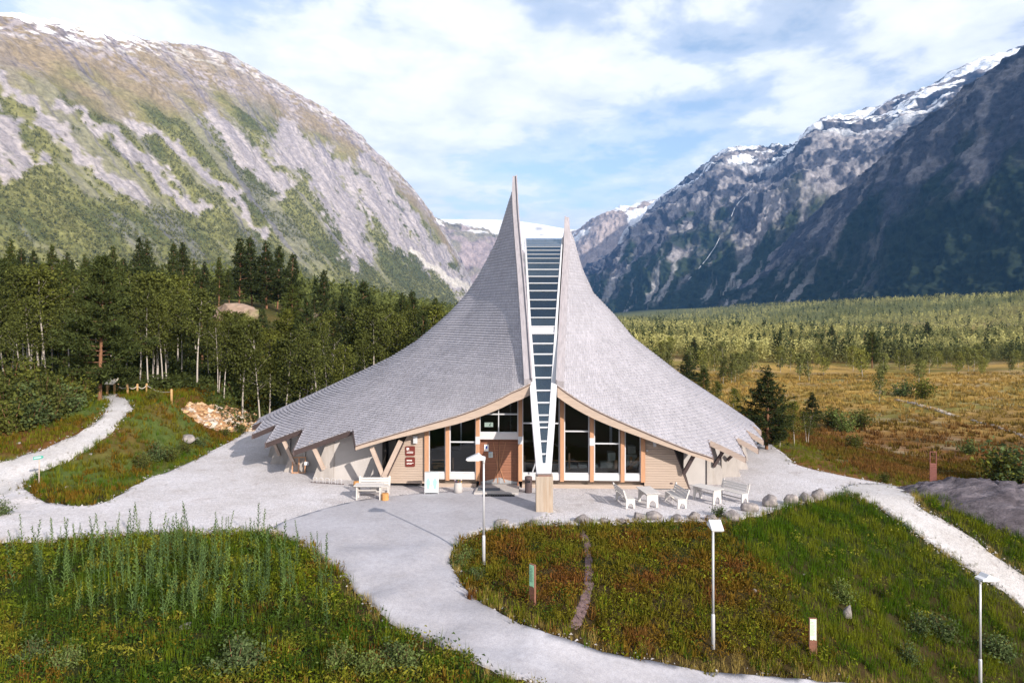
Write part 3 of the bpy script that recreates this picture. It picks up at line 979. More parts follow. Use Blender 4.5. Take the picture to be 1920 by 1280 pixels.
        T, Z = np.meshgrid(np.linspace(s.th0, 180 - s.th0, 200), zz)
        X, Y = s.xy(Z, T)
        X2, Y2, ins = s.snap(X, Y)
        Z2 = np.where(ins, Z, s.z(X2, Y2)) - 0.035
        fc = grid_faces(200, len(zz)); fc = fc[ins.ravel()[fc].any(1)]
        s.obj = npobj('roof', np.stack([X2.ravel(), Y2.ravel(), Z2.ravel()], 1), fc, M['deck'], HALL, smooth=True)
        o = npobj('shingles', np.concatenate(V), Q, M['shingle'], s.obj)
        tag(o, kind='stuff')

    def ribbon(s, pts, w_out, h, name, mt, nout, hh=None, lift=0.035, under=0.0):
        """a board hung along an eave: pts (x,y) along it, nout = outward horizontal normal"""
        mb = MB()
        n = Vector((nout[0], nout[1], 0)).normalized()
        zt = s.z(np.array([p[0] for p in pts]), np.array([p[1] for p in pts])) + lift
        hs = hh if hh is not None else [h] * len(pts)
        for i in range(len(pts) - 1):
            a, b = Vector((*pts[i], zt[i])), Vector((*pts[i + 1], zt[i + 1]))
            ring = [(a, 0), (b, 1)]
            f = [a + n * w_out, b + n * w_out, b + n * (w_out - under) - Vector((0, 0, hs[i + 1])), a + n * (w_out - under) - Vector((0, 0, hs[i]))]
            k = [a - n * .02, b - n * .02, b - n * (.02 + under) - Vector((0, 0, hs[i + 1])), a - n * (.02 + under) - Vector((0, 0, hs[i]))]
            mb.prism(f, k)
        return mb.build(name, mt, s.obj)


m90L = [(933, 450), (919, 480), (899, 518.6), (876, 554), (846, 587), (816, 613.6), (784, 640), (736, 670), (686, 694), (638, 716), (579, 743), (519, 769.5), (475, 790)]
gabL = [(995, 719), (959, 736), (924, 754), (891, 768), (854, 781), (819, 791), (760, 808), (710, 823), (667, 836)]
polyL = [(q.x, q.y) for q in [on_plane(a, b, YG) for a, b in gabL[1:]]] + [(-8.55, 40.2), (-11.75, 40.2), (-11.75, 42.3), (-13.95, 42.3), (-13.95, 44.6), (-15.5, 44.6), (-15.5, 46.8), (-16.25, 46.8), (-16.25, 49.0), (-16.7, 49.0), (-16.7, 50.5)]
m90R = [(1076.6, 451), (1089.7, 504), (1109, 550), (1145.5, 589), (1180, 632), (1267, 700), (1341, 749), (1398, 788), (1428, 810)]
gabR = [(1045, 723), (1077, 746), (1112, 766.5), (1157, 788), (1203, 807.7), (1249, 827), (1295, 845.5), (1337, 859)]
polyR = [(q.x, q.y) for q in [on_plane(a, b, YG) for a, b in gabR[1:]]] + [(10.25, 39.2), (12.25, 39.2), (12.15, 41.0), (13.5, 41.0), (13.4, 43.1), (14.5, 43.1), (14.5, 45.6), (15.2, 45.6), (15.2, 48.0), (15.6, 48.0), (15.6, 50.5)]
RL = Roof(-1, 967, 337, 994, m90L, gabL, polyL, lambda th: 0.84 + 0.16 * sstep(35, 88, th))
RR = Roof(1, 1061, 414, 1045, m90R, gabR, polyR, lambda th: 1.05 - 0.05 * sstep(40, 90, th))
RL.build(); RR.build()


def dens_line(pts, step=0.35):
    o_ = []
    for a, b in zip(pts[:-1], pts[1:]):
        n = max(1, int(math.dist(a, b) / step))
        o_ += [(a[0] + (b[0] - a[0]) * i / n, a[1] + (b[1] - a[1]) * i / n) for i in range(n)]
    return o_ + [tuple(pts[-1])]


for rf in (RL, RR):
    gp = dens_line([(q.x, q.y) for q in rf.gable])
    n = len(gp)
    hh = [0.60 - 0.36 * min(1, (i / (n - 1)) * 1.25) for i in range(n)]
    rf.ribbon(gp, 0.06, 0.4, 'gable_fascia', M['fascia'], (-0.043, -1), hh)
    rf.ribbon([(x, y - 0.05) for x, y in gp], 0.035, 0.05, 'fascia_capping', M['tooth'], (-0.043, -1), lift=0.05)
    st = rf.poly[len(rf.gable):]
    prev = rf.poly[len(rf.gable) - 1]
    for i, q in enumerate(st[:10]):
        a, b = tuple(prev), tuple(q)
        if abs(a[1] - b[1]) < 0.02:      # faces the forecourt
            rf.ribbon(dens_line([a, b]), 0.05, 0.30, 'eave_fascia', M['tooth'] if rf is RL else M['fascia2'], (0, -1), under=.26 if rf is RL else 0.0)  # left eave boards take the darker copy with painted-in shade
        else:
            rf.ribbon(dens_line([a, b]), 0.05, 0.28, 'verge_board', M['tooth'], (rf.side, 0))
        prev = q

# ridge boards: the tall weathered edges along the crevice
SKY_Y = np.array([34.45, 41.8, 44.4, 46.6, 48.4, 51.0, 53.0, 56.0, 60.0, 64.0, 70.0]); SKY_Z = np.array([1.72, 9.1, 11.35, 12.65, 13.5, 14.35, 14.55, 13.9, 11.5, 7.8, 1.7])


def ridge_curve(rf, n=60):
    zt = np.linspace(rf.gable[0].z, rf.pz, n)
    x, y = rf.xy(zt, np.full(n, rf.th0))
    return [Vector((float(a), float(b), float(c_))) for a, b, c_ in zip(x, y, zt)]


for rf in (RL, RR):
    cv = ridge_curve(rf)
    wd = np.linspace(0.34, 0.30, len(cv)); wd[-6:] = np.linspace(0.30, 0.22, 6)
    mb = MB(); s_ = rf.side
    for i in range(len(cv) - 1):
        a, b = cv[i], cv[i + 1]
        up0, dn0 = 0.26, 0.34
        def ring(q, w_):
            x0, x1 = q.x - s_ * 0.02, q.x + s_ * w_
            return [Vector((x0, q.y - .05, q.z + up0)), Vector((x1, q.y - .05, q.z + up0 * .9)), Vector((x1, q.y + .1, q.z - dn0)), Vector((x0, q.y + .1, q.z - dn0))]
        mb.prism(ring(a, wd[i]), ring(b, wd[i + 1]))
    mb.build('ridge_board', M['barge'], rf.obj)
    # thin capping lath standing on the outer half of the board
    mb = MB()
    for i in range(len(cv) - 1):
        a, b = cv[i], cv[i + 1]; o1 = Vector((s_ * (-0.055 if s_ < 0 else -0.055), -.07, 0.20))
        mb.beam(a + o1, b + o1, 0.07, 0.30, (0, -1, 1))
    mb.build('edge_lath', M['barge'], rf.obj)
    # cheek closing the side of the crevice between ridge and glass, front and back of the peak
    mb = MB()
    front = [(q.y, q.z, q.x) for q in cv]; backp = [(2 * rf.py - q.y, q.z, q.x) for q in cv[::-1]]
    allp = front + backp[1:]
    for (ya, za, xa), (yb, zb, xb) in zip(allp[:-1], allp[1:]):
        la, lb = np.interp(ya, SKY_Y, SKY_Z) - .4, np.interp(yb, SKY_Y, SKY_Z) - .4
        la, lb = min(la, za - .1), min(lb, zb - .1)
        f = [Vector((xa - s_ * .03, ya, za)), Vector((xb - s_ * .03, yb, zb)), Vector((xb - s_ * .03, yb, lb)), Vector((xa - s_ * .03, ya, la))]
        k = [q + Vector((s_ * .1, 0, 0)) for q in f]
        mb.prism(f, k)
    mb.build('crevice_cheek', M['barge'], rf.obj)

# the glass crevice with its white side girders
def sky_at(py):
    """where the line of sight at picture row py meets the skylight's profile"""
    ys_ = np.linspace(34.45, 52.5, 2000); zs_ = np.interp(ys_, SKY_Y, SKY_Z)
    row_ = HY - (zs_ - CZ) / ys_ * F
    k = np.argmin(np.abs(row_ - py) + np.where(np.gradient(row_) > 0, 1e3, 0))
    return float(ys_[k]), float(zs_[k])


S_IN = ([447, 613, 723, 800, 870, 876], [(986, 1053), (996, 1040.5), (1004.6, 1033.2), (1011.5, 1028), (1017.4, 1022.8), (1018, 1022.4)])
S_OUT = ([447, 613, 723, 800, 888], [(983, 1055.5), (991.3, 1045), (993.4, 1044.2), (998.6, 1040), (1006.5, 1033.5)])


def s_in(py): return (np.interp(py, S_IN[0], [a for a, b in S_IN[1]]), np.interp(py, S_IN[0], [b for a, b in S_IN[1]]))
def s_out(py): return (np.interp(py, S_OUT[0], [a for a, b in S_OUT[1]]), np.interp(py, S_OUT[0], [b for a, b in S_OUT[1]]))
def s_pt(px, py, lift=0.0):
    Y, Z = sky_at(py); p = P(px, py, Y); p.z = Z
    return p + Vector((0, -0.7, 0.7)) * lift


rows = list(np.linspace(447, 870, 60))
mb = MB()
for k in (0, 1):
    for a, b in zip(rows[:-1], rows[1:]):
        f = [s_pt(s_out(a)[k], a, .10), s_pt(s_in(a)[k], a, .10), s_pt(s_in(b)[k], b, .10), s_pt(s_out(b)[k], b, .10)]
        mb.prism(f, [q + Vector((0, .32, -.32)) for q in f])
f = [s_pt(s_out(870)[0], 870, .10), s_pt(s_out(870)[1], 870, .10), s_pt(s_out(889)[1], 889, .10), s_pt(s_out(889)[0], 889, .10)]
mb.prism(f, [q + Vector((0, .32, -.32)) for q in f])
SKYL = mb.build('skylight', M['white'], HALL)
BARS = [447, 451, 455, 459, 463, 470, 477.5, 485, 494, 506, 519, 531.7, 545.8, 562.9, 579, 596, 613, 626, 645, 665, 686, 709, 733, 755.5, 779, 792, 802, 828, 852, 870]
for a, b in zip(BARS[:-1], BARS[1:]):
    (a0, a1), (b0, b1) = s_in(a), s_in(b)
    f = [s_pt(a0, a), s_pt(a1, a), s_pt(b1, b), s_pt(b0, b)]
    if a == 613:
        MB().prism(f, [q + Vector((0, .05, -.05)) for q in f]).build('blind_panel', M['white'], SKYL)
    else:
        MB().prism(f, [q + Vector((0, .012, -.012)) for q in f]).build('pane', M['skyglass'], SKYL)
for a in BARS[1:-1]:
    x0, x1 = s_in(a)
    th = 0.012 if a < 461 else (0.03 if a < 500 else (0.05 if a < 600 else 0.07))
    MB().beam(s_pt(x0, a, .03), s_pt(x1, a, .03), th, th, (0, -.7, .7)).build('crossbar', M['white'], SKYL)
# timber seen through the glass
for row_ in (500, 556, 600, 640):
    Y, Z = sky_at(row_)
    MB().beam((0.9, Y + 1.0, Z - .8), (2.7, Y + 1.0, Z - .8), .14, .26).build('tie_beam', M['post'] if row_ == 556 else M['strutw'], SKYL)
# loose stay rods from the foot of the crevice to the glass front
MB().beam(P(998, 886, 38.9), P(1026, 802, 38.4), .05, .05).build('stay_rod', M['white'], SKYL)

# concrete pillar under the foot
mb = MB()
c0, c1 = P(1005, 960, 34.35), P(1037, 960, 34.35)
mb.box(((c0.x + c1.x) / 2, 34.73, 0.82), (c1.x - c0.x, .76, 1.68))
PIL = mb.build('pillar', mat('stained_concrete', (0.345, 0.285, 0.235), 0.92, 0.22, 1.6, 0.006, 14, stretch=(5, 5, 0.4), spec=0.15, col2=(0.27, 0.19, 0.13), c2scale=0.9, c2range=(0.5, 0.75)), HALL, bevel=.012)
mb = MB(); pc = Vector(((c0.x + c1.x) / 2, 34.62, 1.66))
mb.box(pc + Vector((0, 0, .03)), (.62, .5, .06)); mb.box(pc + Vector((0, .02, .10)), (.34, .24, .14)); mb.box(pc + Vector((0, .02, .17)), (.66, .40, .03))
mb.build('steel_shoe', mat('rusty_steel', (0.19, 0.11, 0.09), 0.7, 0.3, 8), PIL)
tag(PIL, 'stained concrete pillar carrying the foot of the glass ridge')

# ------------------------------------------------------------------ glazed front
def fp(px, py, off=0.0):
    return on_plane(px, py, YF - off)


def roof_z(X, Y):
    rf = RL if X < 1.62 else RR
    return float(rf.z(np.array([X]), np.array([Y]))[0])


ZS = 0.79
def top_z(X, drop=0.22):
    Y = yf(X)
    if abs(X - 1.62) < 1.1: Xc = 1.62 + (1.1 if X > 1.62 else -1.1); return max(roof_z(Xc, yf(Xc)), 5.3) - drop + .1
    return roof_z(X, Y) - drop


def xz_quad(mb, corners, d0, d1, mi=0):
    """corners (X,Z) on the front, from d0 m to d1 m before the glass line"""
    f = [Vector((x, yf(x) - d0, z)) for x, z in corners]; b = [Vector((x, yf(x) - d1, z)) for x, z in corners]
    mb.prism(f, b, mi)


def fx(px): return fp(px, 800).x
def fz(px, py): return fp(px, py).z


def bay(p0, p1, transoms=(), zb=ZS, mull=(), zt=None):
    x0, x1 = fx(p0), fx(p1)
    w = empty('window', (0, 0, 0)); w.parent = HALL
    def tz(x): return zt if zt is not None else top_z(x)
    fr = 0.055
    zl = sorted([fz((p0 + p1) / 2, t) for t in transoms])
    xl = [fx(m) for m in mull]
    mb = MB()
    for (a, b) in ((x0, x0 + fr), (x1 - fr, x1)):
        xz_quad(mb, [(a, zb), (b, zb), (b, tz(b)), (a, tz(a))], .05, -.05)
    xz_quad(mb, [(x0 + fr, zb), (x1 - fr, zb), (x1 - fr, zb + fr), (x0 + fr, zb + fr)], .05, -.05)
    mb.build('frame', M['white'], w)
    for z in zl:
        m2 = MB(); xz_quad(m2, [(x0 + fr, z - .035), (x1 - fr, z - .035), (x1 - fr, z + .035), (x0 + fr, z + .035)], .045, -.045); m2.build('transom', M['white'], w)
    for x in xl:
        m2 = MB(); xz_quad(m2, [(x - .025, zb + fr), (x + .025, zb + fr), (x + .025, tz(x)), (x - .025, tz(x))], .04, -.04); m2.build('mullion', M['white'], w)
    zz = [zb + fr] + zl + [None]; xx = [x0 + fr] + xl + [x1 - fr]
    for i in range(len(zz) - 1):
        for j in range(len(xx) - 1):
            a, b = xx[j], xx[j + 1]
            lo = zz[i] if i == 0 else zz[i] + .03
            hi0 = tz(a) if zz[i + 1] is None else zz[i + 1] - .03; hi1 = tz(b) if zz[i + 1] is None else zz[i + 1] - .03
            if min(hi0, hi1) - lo < 0.05: continue
            m2 = MB(); xz_quad(m2, [(a, lo), (b, lo), (b, hi1), (a, hi0)], .008, -.008); m2.build('pane', M['glass'], w)
    return w


bay(804, 836); bay(843, 893, (828,)); bay(899, 972, (776,), fz(935, 811), (935,)); bay(979, 1049.5, (793,), ZS, ())
bay(1057.5, 1105, (808,)); bay(1113.5, 1162, (831,)); bay(1171, 1201.5)
for k, p in enumerate((800.5, 839.5, 896, 975.5, 1053.5, 1109.2, 1166.5, 1204.8)):
    x = fx(p); mb = MB(); hw = .10 if k not in (0, 7) else .11
    xz_quad(mb, [(x - hw, .40), (x + hw, .40), (x + hw, top_z(x + hw, .34)), (x - hw, top_z(x - hw, .34))], .17, -.06)
    mb.build('post', M['post'], HALL)
for p, pz in ((896, 824), (975.5, 824), (1109.2, 827)):
    x = fx(p); z = fz(p, pz); mb = MB(); xz_quad(mb, [(x - .115, z - .2), (x + .115, z - .2), (x + .115, z + .2), (x - .115, z + .2)], .19, -.05); mb.build('post_sleeve', M['white'], HALL)
for p0, p1 in ((803.5, 836.5), (842.5, 893), (979, 1050.5), (1056.5, 1106), (1112.5, 1163.5), (1169.5, 1202)):
    mb = MB(); x0, x1 = fx(p0), fx(p1); xz_quad(mb, [(x0, .45), (x1, .45), (x1, ZS - .005), (x0, ZS - .005)], .085, -.04); mb.build('sill_panel', M['sill'], HALL)
mb = MB()
for p0, p1 in ((797, 893), (979, 1208)):
    x0, x1 = fx(p0), fx(p1); xz_quad(mb, [(x0, -.1), (x1, -.1), (x1, .44), (x0, .44)], -.35, -.5)
    xz_quad(mb, [(x0, -.1), (x1, -.1), (x1, .20), (x0, .20)], -.05, -.349)
mb.build('foundation', M['board'], HALL)
# entrance
x0, x1 = fx(899), fx(972)
z0, z1 = fz(935, 823), fz(935, 811)
mb = MB(); xz_quad(mb, [(x0, z0), (x1, z0), (x1, z1), (x0, z1)], .07, -.3); mb.build('lintel', M['sill'], HALL)
for a, b in ((x0 - .02, x0 + .05), (x1 - .05, x1 + .02)):
    mb = MB(); xz_quad(mb, [(a, .1), (b, .1), (b, z0), (a, z0)], .05, -.42); mb.build('door_jamb', M['plank'], HALL)
xm = (x0 + x1) / 2
zb = 0.17
for k, (a, b) in enumerate(((x0 + .05, xm - .012), (xm + .012, x1 - .05))):
    mb = MB(); xz_quad(mb, [(a, zb), (b, zb), (b, z0 - .02), (a, z0 - .02)], -.35, -.40)
    dr = mb.build('door', M['dark'], HALL)
    n = 17; h = (z0 - .02 - zb) / n
    for i in range(n):
        mb = MB(); j = random.uniform(-.004, .004)
        xz_quad(mb, [(a, zb + i * h + .008), (b, zb + i * h + .008), (b, zb + (i + 1) * h - .004), (a, zb + (i + 1) * h - .004)], -.32 + j, -.349); mb.build('plank', M['plank'], dr)
    mb = MB(); cxk = xm
    arc = [(a if k == 0 else b, zb)] + [((a + (b - a) * t), zb + .10 + .22 * (t if k == 0 else 1 - t) ** 1.5) for t in (np.linspace(0, 1, 9) if k == 0 else np.linspace(1, 0, 9))] + [(b if k == 0 else a, zb)]
    xz_quad(mb, arc, -.305, -.315); mb.build('kick_plate', M['steel'], dr)
    mb = MB()
    sg = -1 if k == 0 else 1
    q = lambda px, py: Vector((fp(px, py, -.30).x, fp(px, py, -.30).y, fp(px, py, -.30).z))
    sticks = [((925, 828), (933.5, 878)), ((933, 878), (925, 903)), ((933.3, 850), (933.3, 905))] if k == 0 else [((948.5, 828), (938, 873)), ((937.5, 876), (946.5, 904)), ((936.8, 828), (936.8, 876))]
    for s0, s1 in sticks: mb.beam(q(*s0), q(*s1), .045, .045)
    mb.build('branch_handle', mat('pale_stick', (0.33, 0.16, 0.09), .6, .2, 5), dr)
for (pxa, pya, pxb, pyb, colr, nm) in ((908, 833, 916, 845.5, (0.72, 0.74, 0.76), 'notice'), (916, 846.5, 924, 857.5, (0.45, 0.5, 0.5), 'notice')):
    a, b = fp(pxa, pya, -.29), fp(pxb, pyb, -.29)
    n_ = MB().prism([a, Vector((b.x, b.y, a.z)), b, Vector((a.x, a.y, b.z))], [v + Vector((0, .012, 0)) for v in (a, Vector((b.x, b.y, a.z)), b, Vector((a.x, a.y, b.z)))]).build(nm, mat('notice_paper', colr, .6, .1, 30), None)
    tag(n_, 'white notice with blue square on the left door leaf' if pxa == 908 else 'greyish notice below the blue one on the left door leaf', 'notice', 'notices on the entrance door')
    w_ = b.x - a.x; hgt = a.z - b.z
    if pxa == 908:
        MB().box((a.x + w_ * .55, a.y - .004, a.z - hgt * .42), (w_ * .55, .006, hgt * .42)).build('blue_square', mat('blue_print', (0.03, 0.09, 0.42), .6), n_)
    else:
        MB().box((a.x + w_ * .5, a.y - .004, a.z - hgt * .09), (w_ * .95, .006, hgt * .12)).build('blue_heading', mat('blue_heading', (0.10, 0.20, 0.42), .6), n_)
        for t in range(5): MB().box((a.x + w_ * .5, a.y - .004, a.z - hgt * (.28 + .13 * t)), (w_ * random.uniform(.55, .8), .006, hgt * .045)).build('text_line', mat('grey_print', (0.16, 0.18, 0.2), .6), n_)
# doorstep
mb = MB(); a = P(889, 928, 37.75)
mb.prism([Vector((-1.92, 37.7, -.05)), Vector((.32, 37.6, -.05)), Vector((.32, 37.6, .14)), Vector((-1.92, 37.7, .14))], [Vector((-1.72, 39.6, -.05)), Vector((.40, 39.6, -.05)), Vector((.40, 39.6, .14)), Vector((-1.72, 39.6, .14))])
mb.build('doorstep', M['smooth'], HALL)
mb = MB(); mb.span((-1.75, 38.05, .142), (-.62, 38.62, .157)); o = mb.build('doormat', mat('mat_rubber', (0.10, 0.115, 0.14), .9, .2, 30)); tag(o, 'dark blue-grey doormat on the concrete step', 'doormat')
mb = MB()
for i in range(13): mb.span((-1.45 + i * .122, 37.28, .045), (-1.37 + i * .122, 37.56, .075))
mb.span((-1.49, 37.26, .045), (.14, 37.285, .08)); mb.span((-1.49, 37.555, .045), (.14, 37.58, .08))
o = mb.build('boot_grate', mat('grate_iron', (0.03, 0.03, 0.035), .6, metallic=.4)); tag(o, 'black iron boot grate before the doorstep', 'grate')

# dark room behind the glass
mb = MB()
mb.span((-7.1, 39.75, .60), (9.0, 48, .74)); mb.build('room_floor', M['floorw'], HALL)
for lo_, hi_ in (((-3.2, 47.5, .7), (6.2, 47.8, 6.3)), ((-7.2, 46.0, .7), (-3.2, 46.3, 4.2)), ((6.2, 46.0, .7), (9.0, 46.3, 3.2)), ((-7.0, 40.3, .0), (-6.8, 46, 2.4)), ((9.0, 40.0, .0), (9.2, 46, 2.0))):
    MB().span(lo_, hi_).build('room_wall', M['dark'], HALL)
M['block'] = mat('grey_block', (0.30, 0.31, 0.31), .9, .2, 6)
blocks = [(1064.7, 880, 1082, 888, 'low grey display block on the floor behind the second window bay'), (1086, 875, 1101, 888, 'grey display block beside the low block behind the glass'), (1115, 872, 1121, 888, 'narrow grey display block at the third bay edge'),
          (1126, 866, 1148, 888, 'widest grey display block behind the glass'), (1140, 848.5, 1154, 864, 'pale grey cube resting above the widest display block'), (1178, 836, 1192, 851, 'small grey cube high in the last window bay'), (1173, 852, 1195, 888, 'tall grey display block behind the timber brace')]
for (a0, b0, a1, b1, lb) in blocks:
    y_ = 40.75; q0, q1 = P(a0, b1, y_), P(a1, b0, y_)
    zb_ = .74 if b1 > 880 else q0.z
    mb = MB(); mb.span((q0.x, y_, zb_), (q1.x, y_ + .5, max(q1.z, zb_ + .2)))
    if b1 < 880: mb.span((q0.x + .05, y_ + .55, .74), (q1.x - .05, y_ + .9, q1.z - .05))
    o = mb.build('display_block', M['block'], bevel=.01); tag(o, lb, 'display block', 'display blocks behind the glass')
mb = MB(); mb.beam(P(1172, 884, 40.5), P(1200, 857, 40.5), .16, .16); mb.beam(P(1155, 888, 40.6), P(1155, 862, 40.6), .14, .14); mb.beam(P(1183, 888, 40.62), P(1183, 856, 40.62), .14, .14)
o = mb.build('timber_brace', M['post']); tag(o, 'orange timber trestle inside the last window bay', 'trestle')
mb = MB(); mb.beam(P(810, 862, 40.6), P(833, 862, 40.6), .05, .05); mb.beam(P(810, 868, 40.6), P(833, 868, 40.6), .05, .05); mb.beam(P(818, 888, 40.7), P(816, 872, 40.7), .22, .22); mb.beam(P(820, 872, 40.9), P(832, 872, 40.9), .3, .14)
o = mb.build('wooden_counter', M['post']); tag(o, 'orange wooden rail and counter inside the leftmost window', 'counter')
mb = MB()
for a0, b0 in (((982, 863), (1048, 863)), ((982, 868.5), (1048, 868.5)), ((983.5, 887), (983.5, 853)), ((1067.5, 887), (1067.5, 849)), ((1059, 864), (1104, 864)), ((849.5, 886), (849.5, 858))):
    mb.beam(P(*a0, 40.4), P(*b0, 40.4), .09 if a0[0] == b0[0] else .04, .09 if a0[0] == b0[0] else .04)
o = mb.build('hand_rail', M['post']); tag(o, 'orange wooden railing standing behind the glass front', 'railing')
a, b = P(908.5, 792, 40.0), P(924.5, 800, 40.0)
mb = MB(); mb.span((a.x, a.y, b.z), (b.x, a.y + .06, a.z))
em = mat('lit_sign', (0.7, 0.72, 0.66), .5); em.node_tree.nodes['Principled BSDF'].inputs['Emission Color'].default_value = (.75, .8, .68, 1); em.node_tree.nodes['Principled BSDF'].inputs['Emission Strength'].default_value = .55
o = mb.build('exit_sign', em); tag(o, 'lit white exit sign with green running figure inside above the door', 'exit sign')
gm = mat('sign_green', (0.02, 0.22, 0.12), .5)
mb = MB(); cx_, cz_ = a.x + (b.x - a.x) * .62, (a.z + b.z) / 2
mb.beam((cx_ - .01, a.y - .004, cz_ - .02), (cx_ + .03, a.y - .004, cz_ + .06), .03, .004, (0, 1, 0)); mb.beam((cx_ - .06, a.y - .004, cz_ - .08), (cx_, a.y - .004, cz_ - .02), .025, .004, (0, 1, 0)); mb.beam((cx_, a.y - .004, cz_ - .02), (cx_ + .06, a.y - .004, cz_ - .07), .025, .004, (0, 1, 0))
mb.beam((cx_ - .05, a.y - .004, cz_ + .03), (cx_ + .07, a.y - .004, cz_ + .02), .02, .004, (0, 1, 0)); mb.box((cx_ + .05, a.y - .004, cz_ + .085), (.035, .006, .035)); mb.build('running_figure', gm, o)

# ------------------------------------------------------------------ boarded side walls of the front
def board_wall(left, px_in, slant, zb):
    w = empty('boarded_wall', (0, 0, 0)); w.parent = HALL
    (t0, t1), (b0, b1) = slant          # (px,py) top and bottom of the slanting outer edge
    ta, ba = fp(t0, t1), fp(b0, b1)
    xi = fx(px_in)
    h = 0.128; z = zb; i = 0
    def edge(z_): return ba.x + (ta.x - ba.x) * (z_ - ba.z) / (ta.z - ba.z)
    while z < 3.6:
        e0 = edge(z)
        xs_ = np.linspace(e0, xi, 40); rz = np.array([roof_z(x, yf(x)) for x in xs_]) - .26
        ok = rz > z + h
        if not ok.any(): break
        xs2 = xs_[ok]
        a, b = (xs2.min(), xs2.max())
        e1 = edge(z + h)
        A0, A1 = (a, b); B0, B1 = a, b
        if left: A0 = a; B0 = max(a, min(e1, b)) if a <= e0 + .02 else a
        else: A1 = b; B1 = min(b, max(e1, a)) if b >= e0 - .02 else b
        j = random.uniform(-.003, .003)
        mb = MB(); xz_quad(mb, [(A0, z + .004), (A1, z + .004), (B1, z + h - .006), (B0, z + h - .006)], .02 + j, -.02); mb.build('board', M['board'], w)
        z += h; i += 1
    # backing sheet and the dark edge trim
    xs_ = np.linspace(min(ba.x, xi), max(ba.x, xi), 20)
    mb = MB(); z_t = z
    ring = [(ba.x, zb), (xi, zb)] + [(xi, min(roof_z(xi, yf(xi)) - .05, 5))] + [(ta.x, min(roof_z(ta.x, yf(ta.x)) - .05, 5))]
    xz_quad(mb, ring, -.021, -.12); mb.build('backing', M['dark'], w)
    mb = MB(); mb.beam(ba + Vector((0, -.03, -.03)), ta + Vector((0, -.03, .0)), .05, .06, (0, 1, 0)); mb.build('edge_trim', M['tooth'], w)


board_wall(True, 798, ((757, 830), (720, 906)), .20)
board_wall(False, 1208, ((1262, 838), (1294, 917)), .06)
# wall lamps under the eaves
for (pa, pb, qa, qb) in ((775.5, 816, 783, 830), (1224, 820, 1229.5, 836)):
    a, b = fp(pa, pa and pb, .03), fp(qa, qb, .03)
    mb = MB(); mb.span((a.x, a.y - .2, b.z), (b.x, a.y, a.z)); mb.build('wall_lamp', M['white'], HALL, bevel=.01)
a = fp(1213, 844, .03); MB().box((a.x, a.y - .04, a.z), (.09, .08, .09)).build('junction_box', M['white'], HALL, bevel=.01)

# ------------------------------------------------------------------ concrete walls and buttresses in steps round the plan
def clipped(x, Y, fallback):
    rf = RL if x < 1.6 else RR
    return max(float(rf.z(np.array([x]), np.array([Y]))[0]) - .06, .5)


def cwall(x0, x1, Y, m, nm='concrete_wall'):
    xs_ = np.linspace(x0, x1, 6)
    ring = [(x, -.15) for x in xs_] + [(x, clipped(x, Y, 2.5)) for x in xs_[::-1]]
    mb = MB(); mb.prism([Vector((x, Y, z)) for x, z in ring], [Vector((x, Y + .3, z)) for x, z in ring]); return mb.build(nm, m, HALL)


def butt(xo, xi, Y, s_):
    """leaning pier: wide at the ground, narrow under the eave"""
    xt = xi + s_ * .16
    zt, zt2 = clipped(xi, Y, 2.4), clipped(xt, Y, 2.4)
    f = [Vector((xi, Y - .10, -.15)), Vector((xo, Y - .02, -.15)), Vector((xo, Y - .02, .06)), Vector((xt, Y - .10, zt2)), Vector((xi, Y - .10, zt))]
    b = [q + Vector((0, .75, 0)) for q in f]
    mb = MB(); mb.prism(f, b); return mb.build('buttress', M['concrete'], HALL)


for (Y, xo, xi, xe) in ((41.15, -10.98, -9.8, -6.4), (43.25, -13.2, -11.95, -9.6), (45.55, -14.75, -13.5, -11.7), (47.75, -15.6, -14.6, -13.2), (50.0, -16.0, -15.0, -14.3)):
    cwall(xe, xi, Y, M['smooth']); butt(xo, xi, Y, -1)
    mb = MB(); mb.span((xi - .02, Y + .31, -.15), (xi + .28, Y + 2.0, 2.0)); mb.build('side_wall', M['smooth'], HALL)
for (Y, xo, xi, xe) in ((40.1, 11.5, 10.45, 9.0), (41.95, 12.85, 11.75, 10.2), (44.0, 13.9, 12.95, 11.6), (46.5, 14.7, 13.9, 12.8), (49.0, 15.2, 14.4, 13.7)):
    cwall(xe, xi, Y, M['smooth']); butt(xo, xi, Y, 1)
    mb = MB(); mb.span((xi - .28, Y + .31, -.15), (xi + .02, Y + 2.0, 1.9)); mb.build('side_wall', M['smooth'], HALL)
# slanting struts under the eaves
for (a0, a1, Ya, b0, b1, Yb, w_) in ((697, 840, 38.75, 719, 893, 39.05, .20), (751, 828, 38.75, 720, 893, 39.0, .24), (583, 828, 40.5, 607, 879, 41.0, .19), (529, 820, 42.6, 553, 872, 43.1, .18), (508, 815, 44.9, 524, 853, 45.4, .17),
                                     (1302, 852, 38.0, 1282, 887, 38.7, .17), (1356, 846, 39.5, 1338, 874, 40.0, .15), (1377, 850, 41.3, 1364, 862, 41.8, .13)):
    mb = MB(); mb.beam(P(a0, a1, Ya) + Vector((0, 0, .02)), P(b0, b1, Yb), w_, w_, (0, 1, 0)); mb.build('strut', M['strutw'] if a0 < 800 else M['tooth'], HALL)
# low pier at the foot of the V strut, half behind the bench
mb = MB(); a = P(719, 893, 39.05); mb.prism([Vector((a.x - .75, 38.95, -.1)), Vector((a.x + .3, 38.95, -.1)), Vector((a.x + .10, 38.95, .72)), Vector((a.x - .1, 38.95, .72))], [Vector((a.x - .75, 39.5, -.1)), Vector((a.x + .3, 39.5, -.1)), Vector((a.x + .10, 39.5, .72)), Vector((a.x - .1, 39.5, .72))]); mb.build('strut_pier', M['concrete'], HALL)
